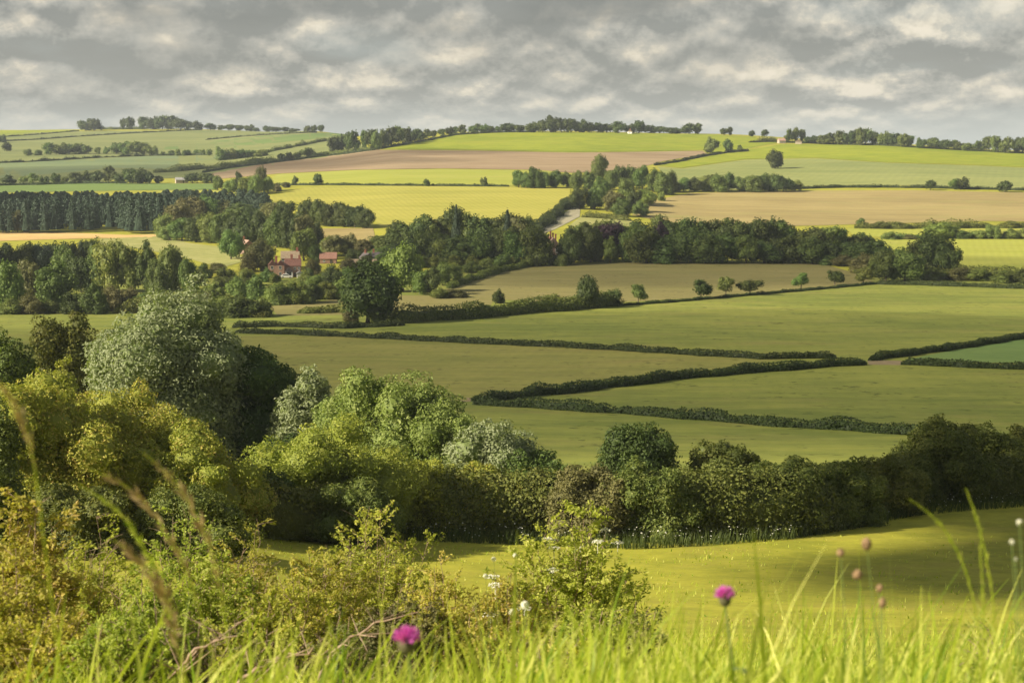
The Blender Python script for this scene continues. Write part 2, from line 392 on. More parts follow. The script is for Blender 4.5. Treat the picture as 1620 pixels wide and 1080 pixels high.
# ------------------------------------------------------------------ fields: coloured sheets lying on the land
_fi = [0]
def field(poly, mat, label, name='field', dv=None, du=14, lift=0.0):
    bm = bmesh.new()
    f = bm.faces.new([bm.verts.new((u, v, 0)) for u, v in poly])
    us = [p[0] for p in poly]; vs = [p[1] for p in poly]
    def cut(co, no):
        bmesh.ops.bisect_plane(bm, geom=bm.verts[:] + bm.edges[:] + bm.faces[:], dist=1e-5, plane_co=co, plane_no=no)
    u = math.floor(min(us) / du) * du + du * 0.37
    while u < max(us):
        cut((u, 0, 0), (1, 0, 0)); u += du
    v = min(vs) + 1.3
    while v < max(vs):
        cut((0, v, 0), (0, 1, 0)); v += dv or (1.6 if v < 340 else 3 if v < 480 else 4)
    bmesh.ops.triangulate(bm, faces=[f for f in bm.faces if len(f.verts) > 4])
    P = ground([v.co.x for v in bm.verts], [v.co.y for v in bm.verts], ymin=25)
    _fi[0] += 1
    for v, p in zip(bm.verts, P):
        v.co = (p[0], p[1], p[2] + 0.012 + p[1] * 0.00014 + (_fi[0] % 5) * 0.006 + lift)
    me = bpy.data.meshes.new(name); bmesh.ops.recalc_face_normals(bm, faces=bm.faces[:])
    bm.to_mesh(me); bm.free()
    for p in me.polygons: p.use_smooth = True
    return tag(link_mesh(name, me, mat), label, 'field', kind='structure')

FM = {
    'lime':   field_mat('lime_grass', (0.190, 0.240, 0.016), (0.290, 0.320, 0.024), (0.30, 0.29, 0.04), streak=(1.2, 5.0), streak_amt=0.25, big=0.006, fine=0.5, fine_amt=0.25),
    'brown':  field_mat('ploughed_soil', (0.215, 0.150, 0.085), (0.330, 0.245, 0.150), (0.30, 0.25, 0.14), big=0.010, stretch=(0.25, 1.6, 1), fine=0.5, fine_amt=0.3),
    'ygreen': field_mat('yellow_green_crop', (0.28, 0.31, 0.045), (0.36, 0.37, 0.07), (0.36, 0.33, 0.09), streak=(0.25, 3.2), streak_amt=0.14, big=0.009, stretch=(0.3, 1.3, 1), fine=0.4, fine_amt=0.25),
    'rape':   field_mat('ripening_crop', (0.31, 0.305, 0.050), (0.41, 0.375, 0.080), (0.26, 0.27, 0.05), streak=(-0.2, 3.5), streak_amt=0.2, big=0.008, stretch=(0.3, 1.3, 1), fine=0.5, fine_amt=0.25),
    'pale':   field_mat('pale_pasture', (0.200, 0.232, 0.075), (0.275, 0.295, 0.100), (0.24, 0.25, 0.068), streak=(0.3, 6.0), streak_amt=0.1, big=0.008, stretch=(0.4, 1.2, 1), fine=0.4, fine_amt=0.25),
    'paleblue': field_mat('blue_green_pasture', (0.130, 0.178, 0.085), (0.185, 0.232, 0.108), (0.165, 0.19, 0.08), big=0.006, stretch=(0.3, 1.4, 1), fine=0.4, fine_amt=0.25),
    'tan':    field_mat('ripe_barley', (0.27, 0.215, 0.09), (0.375, 0.30, 0.125), (0.30, 0.295, 0.095), streak=(1.35, 4.0), streak_amt=0.14, big=0.010, stretch=(0.3, 1.4, 1), fine=0.4, fine_amt=0.25),
    'orange': field_mat('orange_barley', (0.50, 0.34, 0.14), (0.60, 0.43, 0.18), big=0.012, fine=0.4, fine_amt=0.25),
    'dgreen': field_mat('dark_pasture', (0.105, 0.165, 0.045), (0.150, 0.215, 0.058), big=0.008, stretch=(0.3, 1.4, 1), fine=0.4, fine_amt=0.25),
    'olive':  field_mat('olive_pasture', (0.165, 0.172, 0.040), (0.245, 0.235, 0.058), (0.225, 0.190, 0.060), streak=(0.15, 2.6), streak_amt=0.08, big=0.022, stretch=(0.4, 1.1, 1), fine=0.9, fine_amt=0.35, flecks=0.8),
    'past':   field_mat('grazed_pasture', (0.135, 0.165, 0.032), (0.235, 0.250, 0.050), (0.225, 0.195, 0.060), streak=(0.1, 3.4), streak_amt=0.06, big=0.020, stretch=(0.4, 1.1, 1), fine=0.9, fine_amt=0.4, flecks=0.8),
    'stub':   field_mat('brown_stubble', (0.175, 0.160, 0.056), (0.245, 0.215, 0.080), (0.20, 0.205, 0.06), streak=(1.2, 3.0), streak_amt=0.28, big=0.014, stretch=(0.3, 1.4, 1), fine=0.7, fine_amt=0.3, flecks=0.8),
    'bluish': field_mat('blue_green_ley', (0.115, 0.185, 0.050), (0.155, 0.225, 0.062), big=0.02, fine=0.8, fine_amt=0.3),
    'dark':   field_mat('rough_olive_grass', (0.190, 0.215, 0.028), (0.275, 0.280, 0.038), (0.24, 0.215, 0.045), big=0.06, stretch=(0.5, 1.1, 1), fine=2.2, fine_amt=0.4),
    'hill':   field_mat('hill_pasture', (0.150, 0.180, 0.062), (0.215, 0.235, 0.082), (0.20, 0.20, 0.07), big=0.007, stretch=(0.4, 1.2, 1), fine=0.4, fine_amt=0.25),
    'soil':   field_mat('trodden_soil', (0.19, 0.15, 0.085), (0.27, 0.21, 0.12), big=0.1, fine=1.0, fine_amt=0.5),
    'chalk':  field_mat('chalk_track', (0.27, 0.25, 0.17), (0.36, 0.33, 0.23), (0.24, 0.25, 0.11), big=0.05, fine=0.8, fine_amt=0.3),
    'rough':  field_mat('rough_meadow', (0.26, 0.27, 0.085), (0.36, 0.345, 0.135), (0.20, 0.23, 0.06), big=0.03, fine=0.8, fine_amt=0.5),
}
field([(-400, 452), (500, 440), (900, 425), (1350, 430), (2000, 440), (2000, 760), (1500, 745), (700, 760), (350, 700), (-400, 690)], FM['past'], 'plain pasture under the hedges of the valley floor', du=30, lift=-0.008)
# far left hillside
field([(-400, 213), (0, 209), (300, 207), (540, 211), (590, 238), (300, 281), (0, 292), (-400, 296)], FM['hill'], 'plain pasture under the hedges of the left hill', du=30, lift=-0.008)
field([(-80, 206.5), (0, 206.8), (122, 206.2), (105, 210), (0, 216), (-80, 220)], FM['lime'], 'bright lime strip under the skyline at the left end of ridge')
field([(-80, 221), (0, 217), (110, 210.5), (215, 211), (60, 222), (-80, 229)], FM['hill'], 'narrow pale field between two dark hedge lines on left hill')
field([(-80, 231), (60, 223.5), (215, 212), (300, 206), (500, 209), (430, 213), (325, 221), (262, 232), (235, 233), (0, 241), (-80, 243)], FM['hill'], 'broad pale green field near the top of the left hill')
field([(262, 233), (326, 223), (430, 214.5), (545, 209.5), (545, 215), (470, 223), (395, 231), (340, 240), (330, 250), (250, 246)], FM['dgreen'], 'mid green sloping field right of the pale hilltop field')
field([(-80, 245), (0, 243), (35, 246), (50, 247), (240, 243), (230, 246), (60, 254), (-80, 258)], FM['hill'], 'pale strip below the belt of trees on the left hill')
field([(-80, 260), (60, 256), (230, 247.5), (345, 246), (350, 249), (320, 256), (255, 268), (175, 266), (120, 272), (0, 282), (-80, 285)], FM['paleblue'], 'blue green field under the belt of trees on the left hill')
field([(408, 246), (475, 231), (545, 220), (545, 232), (470, 240), (430, 248)], FM['hill'], 'small pale field by hedges right of the left hillside')
field([(-80, 295), (0, 292.5), (120, 290), (340, 291), (345, 300.5), (250, 301), (0, 305), (-80, 306)], FM['dgreen'], 'dark green field above the plantation')
field([(235, 302.5), (345, 301.5), (385, 306), (440, 312), (370, 318), (300, 310)], FM['ygreen'], 'bright yellow green strip above the dark plantation')
field([(-80, 369), (0, 367), (120, 369), (200, 372), (252, 371), (245, 378), (160, 377), (80, 379), (-80, 384)], FM['orange'], 'orange barley strip below the dark plantation')
field([(160, 378), (255, 374), (300, 385), (360, 392), (392, 412), (350, 424), (300, 410), (225, 394), (150, 386)], FM['rough'], 'rough yellow meadow above the lower left wood')
field([(500, 362), (590, 361), (596, 385), (560, 384), (500, 374)], FM['tan'], 'small tan field behind the village trees')
field([(-80, 499), (0, 496), (100, 496), (165, 498), (165, 512), (60, 535), (-80, 545)], FM['past'], 'sunlit pasture strip below the lower left wood')
# central ridge
field([(606, 236.5), (660, 225.5), (722, 213.5), (790, 210), (860, 209), (1100, 212.5), (1195, 217), (1200, 222), (1165, 230), (1115, 238), (1000, 240), (900, 241), (760, 238)], FM['lime'], 'bright lime field along the top of the central ridge')
field([(300, 281), (405, 262), (500, 250), (598, 237.5), (760, 239), (900, 242), (1000, 241), (1112, 239), (1118, 244), (1050, 255), (1000, 270), (905, 274), (850, 269), (700, 267), (560, 269), (440, 275), (340, 284)], FM['brown'], 'reddish brown ploughed field across the central ridge')
field([(440, 276), (560, 270), (700, 268), (850, 270), (905, 275), (905, 294), (800, 294), (700, 293.5), (560, 292), (450, 292), (420, 288)], FM['ygreen'], 'yellow green strip below the ploughed field')
field([(395, 313), (440, 308), (480, 297), (560, 294), (700, 295), (806, 296), (902, 299), (902, 318), (875, 340), (848, 358), (800, 372), (700, 365), (600, 360), (585, 335), (500, 322), (420, 318)], FM['rape'], 'large ripening yellow field in the middle of the hill')
field([(1040, 262), (1120, 248), (1190, 236), (1242, 228.5), (1300, 229), (1400, 231), (1500, 237), (1625, 244), (1720, 247), (1720, 270), (1560, 262), (1400, 257), (1290, 250), (1180, 252), (1080, 266)], FM['lime'], 'yellow green field on the right hand ridge')
field([(1040, 264), (1080, 267), (1180, 253), (1290, 251), (1400, 258), (1560, 263), (1720, 271), (1720, 304), (1560, 297.5), (1440, 294), (1300, 294), (1262, 298), (1090, 302), (1062, 290)], FM['pale'], 'pale green field with the lone tree on right hill')
field([(1112, 236), (1200, 223.5), (1238, 224), (1185, 235), (1130, 246)], FM['lime'], 'small lime wedge below the ridge farm')
field([(1030, 318), (1090, 306), (1270, 302), (1440, 301.5), (1620, 305), (1720, 308), (1720, 352), (1560, 350), (1360, 355), (1250, 358), (1050, 352), (1000, 340)], FM['tan'], 'wide tan barley field on the right slope')
field([(1340, 362), (1620, 361), (1720, 361), (1720, 377), (1400, 376), (1350, 372)], FM['ygreen'], 'narrow sunlit strip between two bushy hedgerows')
field([(1380, 379), (1620, 378.5), (1720, 378), (1720, 440), (1620, 431), (1530, 426), (1400, 408)], FM['ygreen'], 'bright yellow green field at right of the dark wood')
field([(905, 329), (918, 329), (917, 343), (900, 352), (876, 364), (852, 372), (846, 366), (880, 346)], FM['chalk'], 'pale chalk lane climbing the hill', name='road')
field([(917, 344), (950, 346), (1000, 349), (1010, 358), (940, 360), (900, 358)], FM['rough'], 'pale grassy bank right of the climbing lane', name='path')
# valley floor
field([(425, 485), (533, 474), (630, 467), (690, 468), (782, 474), (774, 487), (640, 497), (440, 500)], FM['stub'], 'tan stubble strip behind the big dark oak')
field([(705, 457), (770, 436), (850, 418), (1000, 416), (1180, 416.5), (1300, 417.5), (1345, 430), (1383, 446), (1280, 460), (1130, 470), (990, 478), (860, 478), (740, 471)], FM['stub'], 'brown stubble field in front of the dark wood')
field([(355, 508), (430, 508), (560, 519), (640, 511), (780, 500), (960, 488), (1100, 475), (1385, 452), (1440, 453), (1620, 461), (1720, 464), (1720, 510), (1620, 526), (1500, 547), (1372, 566), (1320, 563), (1200, 557), (1000, 547), (800, 540), (560, 527), (380, 519)], FM['past'], 'largest pasture across the middle of the valley')
field([(375, 532), (560, 532), (800, 546), (1000, 553), (1200, 564), (1245, 569), (1100, 588), (900, 609), (755, 630), (735, 635), (640, 630), (420, 600)], FM['olive'], 'olive pasture between the two long hedges')
field([(905, 632), (1100, 606), (1365, 577), (1430, 578), (1620, 586), (1720, 590), (1720, 700), (1620, 690), (1425, 680), (1300, 668), (1100, 652)], FM['past'], 'pasture right of the hedge corner')
field([(1430, 570), (1500, 556), (1620, 536), (1720, 518), (1720, 580), (1620, 575)], FM['bluish'], 'blue green field beyond the gateway')
field([(715, 638), (770, 633), (900, 648), (1100, 663), (1300, 677), (1420, 685), (1720, 700), (1720, 745), (1200, 745), (700, 745), (700, 660)], FM['past'], 'nearest pasture behind the near hedge')
field([(1372, 570), (1425, 571), (1440, 577), (1375, 580)], FM['soil'], 'bare brown soil in the gateway', name='path', du=9)
field([(722, 628), (760, 630), (775, 636), (735, 641)], FM['soil'], 'bare trodden corner by the hedge end', name='path', du=9)
# dark grass below the hanging meadow

# ------------------------------------------------------------------ haze and unseen clouds added to shade the land
def vol_mat(name, col, dens, aniso=0.0):
    m, nt, out = new_mat(name)
    pv = nd(nt, 'ShaderNodeVolumePrincipled'); pv.inputs['Color'].default_value = (*col, 1); pv.inputs['Density'].default_value = dens; pv.inputs['Anisotropy'].default_value = aniso
    nt.links.new(pv.outputs[0], out.inputs['Volume']); return m
xm = float(np.abs(XX).max()) + 5; mb = MB()
mb.box(-xm, xm, -126, 4206, float(ZG.min()) - 1.2, float(ZG.max()) + 30)
tag(mb.build('haze', vol_mat('haze', (0.80, 0.90, 1.0), 0.00007)), 'thin pale summer haze over the far hills', 'haze', kind='stuff')

def cloud(pix, rx, ry, rz, dens, alt, seed, name='cloud'):
    """an unseen cloud added high to the left so its shadow falls round a point of the land"""
    P = G(*pix) if not isinstance(pix, Vector) else pix
    c = P + SUN_DIR * ((alt - P.z) / SUN_DIR.z)
    rng = np.random.default_rng(seed)
    d = ICO_V; n = 1 + 0.16 * np.sin(d[:, 0] * 4 + seed) * np.cos(d[:, 1] * 5 + seed * 2) + 0.10 * np.sin(d[:, 2] * 7 + d[:, 0] * 6)
    bm = bmesh.new(); bmesh.ops.create_icosphere(bm, subdivisions=4, radius=1.0)
    for v in bm.verts:
        p = v.co.copy(); k = 1 + 0.16 * math.sin(p.x * 4 + seed) * math.cos(p.y * 5 + seed * 2) + 0.09 * math.sin(p.y * 9 + p.x * 6 + seed)
        v.co = Vector((p.x * rx * k, p.y * ry * k, p.z * rz * k * (0.6 if p.z < 0 else 1)))
    me = bpy.data.meshes.new(name); bm.to_mesh(me); bm.free()
    o = link_mesh(name, me, vol_mat('shade_cloud_vapour', (0.96, 0.97, 1.0), dens, 0.3)); o.location = c
    return tag(o, 'unseen cloud added to shade the land', 'cloud', kind='stuff')
cloud(Vector((61, 98, -23)), 44, 46, 8, 0.40, 260, 3)
cloud((960, 590), 230, 150, 40, 0.0065, 420, 7)
cloud((1050, 425), 200, 70, 40, 0.006, 430, 9)
cloud((-80, 342), 105, 85, 30, 0.03, 520, 11)
cloud((130, 275), 380, 160, 40, 0.006, 620, 13)
# ------------------------------------------------------------------ foliage materials
LM = {
    'oak': leaf_mat('oak_leaf', [(0.041, 0.060, 0.013), (0.067, 0.094, 0.020), (0.104, 0.131, 0.027)], 0.22, 0.25, 0.02),
    'mid': leaf_mat('green_leaf', [(0.070, 0.104, 0.024), (0.109, 0.156, 0.033), (0.165, 0.209, 0.046)], 0.25, 0.25, 0.025),
    'light': leaf_mat('pale_green_leaf', [(0.111, 0.154, 0.038), (0.174, 0.221, 0.052), (0.262, 0.288, 0.078)], 0.28, 0.18, 0.02),
    'willow': leaf_mat('willow_leaf', [(0.124, 0.173, 0.034), (0.168, 0.222, 0.043), (0.220, 0.266, 0.062)], 0.28, 0.1, 0.01),
    'brown': leaf_mat('bronze_leaf', [(0.084, 0.084, 0.028), (0.133, 0.133, 0.042), (0.189, 0.182, 0.063)], 0.22, 0.2, 0.015),
    'purple': leaf_mat('copper_leaf', [(0.026, 0.014, 0.026), (0.043, 0.022, 0.036), (0.066, 0.036, 0.043)], 0.12, 0.2, 0.02),
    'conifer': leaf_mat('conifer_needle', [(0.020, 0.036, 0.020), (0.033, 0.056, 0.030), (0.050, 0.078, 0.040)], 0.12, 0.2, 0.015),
    'silver': leaf_mat('silvery_leaf', [(0.120, 0.165, 0.048), (0.205, 0.255, 0.090), (0.350, 0.385, 0.175)], 0.25, 0.08, 0.01, back=(0.25, 0.285, 0.150)),
    'gold': leaf_mat('golden_hawthorn_leaf', [(0.145, 0.190, 0.028), (0.255, 0.290, 0.040), (0.385, 0.390, 0.066), (0.370, 0.285, 0.072)], 0.30, 0.08, 0.012),
    'yellow': leaf_mat('yellow_green_leaf', [(0.175, 0.210, 0.030), (0.295, 0.315, 0.046), (0.440, 0.425, 0.090)], 0.32, 0.08, 0.012),
    'elder': leaf_mat('elder_leaf', [(0.125, 0.180, 0.038), (0.205, 0.265, 0.062), (0.320, 0.370, 0.120)], 0.30, 0.08, 0.012),
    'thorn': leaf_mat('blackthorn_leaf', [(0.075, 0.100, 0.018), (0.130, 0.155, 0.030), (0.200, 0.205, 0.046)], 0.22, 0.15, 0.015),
    'hedge': leaf_mat('hedge_leaf', [(0.024, 0.040, 0.009), (0.042, 0.062, 0.013), (0.070, 0.090, 0.020)], 0.20, 0.12, 0.015),
    'scrub': leaf_mat('scrub_leaf', [(0.210, 0.225, 0.034), (0.350, 0.345, 0.052), (0.500, 0.465, 0.100), (0.48, 0.37, 0.11)], 0.45, 0.12, 0.018),
    'scrubg': leaf_mat('bright_scrub_leaf', [(0.190, 0.240, 0.034), (0.340, 0.380, 0.056), (0.520, 0.530, 0.140)], 0.48, 0.10, 0.015),
}
M_BARK = simple_mat('bark', (0.16, 0.13, 0.10), (0.08, 0.065, 0.05), 8.0, 0.9, 0.2, 0.4)
M_TWIG = simple_mat('dry_twig', (0.36, 0.27, 0.19), (0.20, 0.13, 0.09), 30.0, 0.85, 0.2)

# ------------------------------------------------------------------ crowns
def crown_mb(rng, rx, ry, z0, z1, lobes=12, n=2500, leaf=0.05, spread=0.62, lobe_r=(0.30, 0.46), shape='round', up=0.35, core=True, aspect=0.6, core_k=0.74, sub=4):
    """a leafy crown: lobes of foliage inside an uneven envelope; leaves on the lobes, solid cores tinted dark as inner shade"""
    mb = MB(); zfloor = z0
    z0 = z0 - {'bush': 0.34, 'round': 0.14}.get(shape, 0) * (z1 - z0)
    h = (z1 - z0) / 2; zc = (z0 + z1) / 2; fl = (zfloor - zc) / h
    Lc, Lr = [], []
    for k in range(lobes):
        d = rng.normal(size=3); d /= np.linalg.norm(d)
        if shape == 'round' and d[2] < -0.75: d[2] *= -0.6
        if shape == 'bush' and d[2] < -0.6: d[2] *= -0.7
        s = spread * rng.uniform(0.75, 1.12)
        if shape == 'cone':
            t = (k + 0.5) / lobes; a = k * 2.4
            w = (1 - t) * 0.75
            c = np.array([math.cos(a) * w * 0.5, math.sin(a) * w * 0.5, -0.95 + 1.85 * t]); r = 0.16 + 0.42 * (1 - t)
        else:
            c = d * s; r = rng.uniform(*lobe_r) * (1.12 - 0.35 * max(0, d[2]))
        Lc.append(c); Lr.append(r)
    if shape != 'cone':
        Lc.append(np.array([0, 0, -0.05])); Lr.append(0.62)
    nmain = len(Lc)
    if sub and shape != 'cone':
        for c, r in list(zip(Lc, Lr)):
            for _ in range(sub):
                d = rng.normal(size=3); d[2] += 0.25; d /= np.linalg.norm(d); q = r * rng.uniform(0.30, 0.55)
                Lc.append(c + d * r * rng.uniform(0.70, 0.98)); Lr.append(q)
    S = np.array([rx, ry, h]); O = np.array([0, 0, zc]); Rm = (rx * ry * h) ** (1 / 3); E = np.array([1.0, 1.0, 0.86])
    Lc = np.array(Lc) * S; Lr = np.array(Lr) * Rm                       # lobes stay round whatever the crown's proportions
    if shape == 'cone': E = np.array([1.0, 1.0, 1.0])
    flz = fl * h
    area = Lr ** 2; pick = rng.choice(len(Lr), size=int(n * 3.6), p=area / area.sum())
    d = norm(rng.normal(size=(len(pick), 3)))
    lump = 1 + 0.13 * np.sin(d[:, 0] * 7 + pick) * np.sin(d[:, 1] * 6 + pick * 1.7) + 0.10 * np.sin(d[:, 2] * 9 + pick * 2.3)
    rad = Lr[pick] * lump * (1 - np.abs(rng.normal(0, 0.11, len(pick))) + 0.05) * np.where(rng.random(len(pick)) < 0.10, rng.uniform(1.0, 1.30, len(pick)), 1)
    C = Lc[pick] + d * E * rad[:, None]
    inside = np.zeros(len(C), bool)
    for k in range(len(Lr)):
        inside |= (np.linalg.norm((C - Lc[k]) / E, axis=1) < Lr[k] * 0.72)
    low = C[:, 2] < flz
    keep = ~inside & ~low
    C, d, pick = C[keep][:n], d[keep][:n], pick[keep][:n]
    N = d + rng.normal(0, 0.55, d.shape); N[:, 2] += up
    lt = rng.uniform(0.25, 0.75, len(Lr))
    # fill the asked-for envelope: the crown's top and half-widths land where they were specified
    kz = (z1 - zfloor) / max(1e-6, np.quantile(C[:, 2], 0.995) - flz); kx = rx / max(1e-6, np.quantile(np.abs(C[:, 0]), 0.985)); ky = ry / max(1e-6, np.quantile(np.abs(C[:, 1]), 0.985))
    KK = np.array([kx, ky, kz]); OO = np.array([0, 0, zfloor - flz * kz]); C = C * KK + OO
    V, Q = leaf_quads(C, N, leaf * rng.uniform(0.65, 1.35, len(C)), rng, aspect)
    mb.add(V, Q, tq=np.clip(lt[pick] + rng.normal(0, 0.20, len(C)), 0, 1))
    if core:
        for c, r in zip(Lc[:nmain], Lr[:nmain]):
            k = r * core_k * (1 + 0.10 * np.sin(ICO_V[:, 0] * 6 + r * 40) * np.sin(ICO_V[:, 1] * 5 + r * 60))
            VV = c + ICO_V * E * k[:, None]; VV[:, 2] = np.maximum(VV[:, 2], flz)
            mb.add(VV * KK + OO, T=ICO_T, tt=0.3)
    return mb

def trunk_mb(rng, h, r, top=0.6, limbs=5, spread=0.22):
    mb = MB(); z = np.linspace(-0.02 * h, top * h, 7)
    P = np.stack([0.015 * h * np.sin(z / h * 5), 0.012 * h * np.cos(z / h * 4), z], 1)
    mb.tube(P, r * (1.25 - 0.85 * np.linspace(0, 1, 7)) * np.where(np.arange(7) == 0, 1.3, 1), 7)
    for k in range(limbs):
        a = k * 2.4 + rng.uniform(-.4, .4); z0 = rng.uniform(0.15, 0.38) * h; t = np.linspace(0, 1, 5)
        Pl = np.stack([np.cos(a) * spread * h * t, np.sin(a) * spread * h * t, z0 + (0.26 * h) * t ** 0.8], 1)
        mb.tube(Pl, r * 0.5 * (1 - 0.8 * t), 5)
    return mb

# ------------------------------------------------------------------ prototypes: unit height, unit width
def protos(kind, count, seed, **kw):
    out = []
    for k in range(count):
        rng = np.random.default_rng(seed + k)
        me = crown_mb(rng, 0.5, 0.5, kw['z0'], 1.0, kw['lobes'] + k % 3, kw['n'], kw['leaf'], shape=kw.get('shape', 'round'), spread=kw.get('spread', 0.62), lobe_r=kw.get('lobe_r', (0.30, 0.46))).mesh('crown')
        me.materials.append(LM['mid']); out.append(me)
    return out
PROTO = {
    'tree': protos('tree', 6, 100, z0=0.03, lobes=17, n=3000, leaf=0.058, spread=0.68),
    'tall': protos('tall', 3, 120, z0=0.02, lobes=17, n=2600, leaf=0.058, spread=0.66, lobe_r=(0.26, 0.38)),
    'field': protos('field', 4, 150, z0=0.20, lobes=8, n=1700, leaf=0.075, spread=0.72, lobe_r=(0.24, 0.42)),
    'cone': protos('cone', 2, 140, z0=0.04, lobes=16, n=2200, leaf=0.055, shape='cone'),
    'bush': protos('bush', 4, 160, z0=-0.04, lobes=13, n=2200, leaf=0.065, shape='bush'),
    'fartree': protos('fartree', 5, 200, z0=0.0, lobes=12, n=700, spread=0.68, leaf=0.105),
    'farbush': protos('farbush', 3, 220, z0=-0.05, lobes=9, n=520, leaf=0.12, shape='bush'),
}
_tr = []
for _k in range(3):
    _me = trunk_mb(np.random.default_rng(300 + _k), 1.0, 0.028).mesh('trunk', True); _me.materials.append(M_BARK); _tr.append(_me)
_cnt = [0]
PLACED = []
def plant(u, vb, w, vt, form, mat, label, group=None, name=None, cat=None, y=None, sink=0.0, depth=None):
    """a tree or shrub standing where the sight line of (u, vb) meets the land; w = width and vt = top, in photograph pixels"""
    P = G(u, vb) if y is None else None
    if P is None:
        a = float(ray(u, vb)[0]); P = Vector((a * y, y, float(gz(a * y, y))))
    D = P.y
    topz = float(ray(u, vt)[1]) * D
    H = max(topz - P.z, 0.8); Wd = w * D / F
    _cnt[0] += 1; k = _cnt[0]; rng = random.Random(k * 77 + 5)
    bush = 'bush' in form
    root = empty(name or ('bush' if bush else 'tree'), (P.x, P.y, P.z - sink * H), rng.uniform(0, 6.28), (Wd, depth or Wd * rng.uniform(0.85, 1.1), H))
    tag(root, label, cat or ('bush' if bush else 'tree'), group)
    pl = PROTO[form]; me = pl[k % len(pl)]
    c = bpy.data.objects.new('crown', me); COL.objects.link(c); c.parent = root
    c.material_slots[0].link = 'OBJECT'; c.material_slots[0].material = LM[mat]
    if not bush:
        t = bpy.data.objects.new('trunk', _tr[k % 3]); COL.objects.link(t); t.parent = root
    else:
        t = bpy.data.objects.new('stem', _tr[k % 3]); COL.objects.link(t); t.parent = root; t.scale = (0.6, 0.6, 0.75)
    PLACED.append((u, root)); return root

ORD = ['first', 'second', 'third', 'fourth', 'fifth', 'sixth', 'seventh', 'eighth', 'ninth', 'tenth', 'eleventh', 'twelfth', 'thirteenth', 'fourteenth', 'fifteenth', 'sixteenth', 'seventeenth', 'eighteenth', 'nineteenth', 'twentieth',
       'twenty-first', 'twenty-second', 'twenty-third', 'twenty-fourth', 'twenty-fifth', 'twenty-sixth', 'twenty-seventh', 'twenty-eighth', 'twenty-ninth', 'thirtieth']
def row(items, form, mat, text, group, name=None, cat=None):
    """items: (u, base v, width, top v[, form[, material]]); labelled in order from the left with text.format(ordinal)"""
    items = sorted(items, key=lambda q: q[0])
    for k, q in enumerate(items):
        f = q[4] if len(q) > 4 and q[4] else form; m = q[5] if len(q) > 5 and q[5] else mat
        plant(q[0], q[1], q[2], q[3], f, m, text.format(ORD[k]), group, name, cat)

def fill(u0, u1, step, base, top, w, jit, seed, mats, forms=('tree',)):
    """items of a row between u0 and u1 following a base line and a top line given as [(u, v), ...]"""
    rng = random.Random(seed); out = []; u = u0
    bu, bv = zip(*base); tu, tv = zip(*top)
    while u <= u1:
        uu = u + rng.uniform(-.3, .3) * step
        b = float(np.interp(uu, bu, bv)); t = float(np.interp(uu, tu, tv))
        out.append((uu, b + rng.uniform(-1, 1), w * rng.uniform(0.8, 1.25), t + rng.uniform(-.3, 1) * jit, rng.choice(forms), rng.choice(mats)))
        u += step * rng.uniform(0.85, 1.15)
    return out

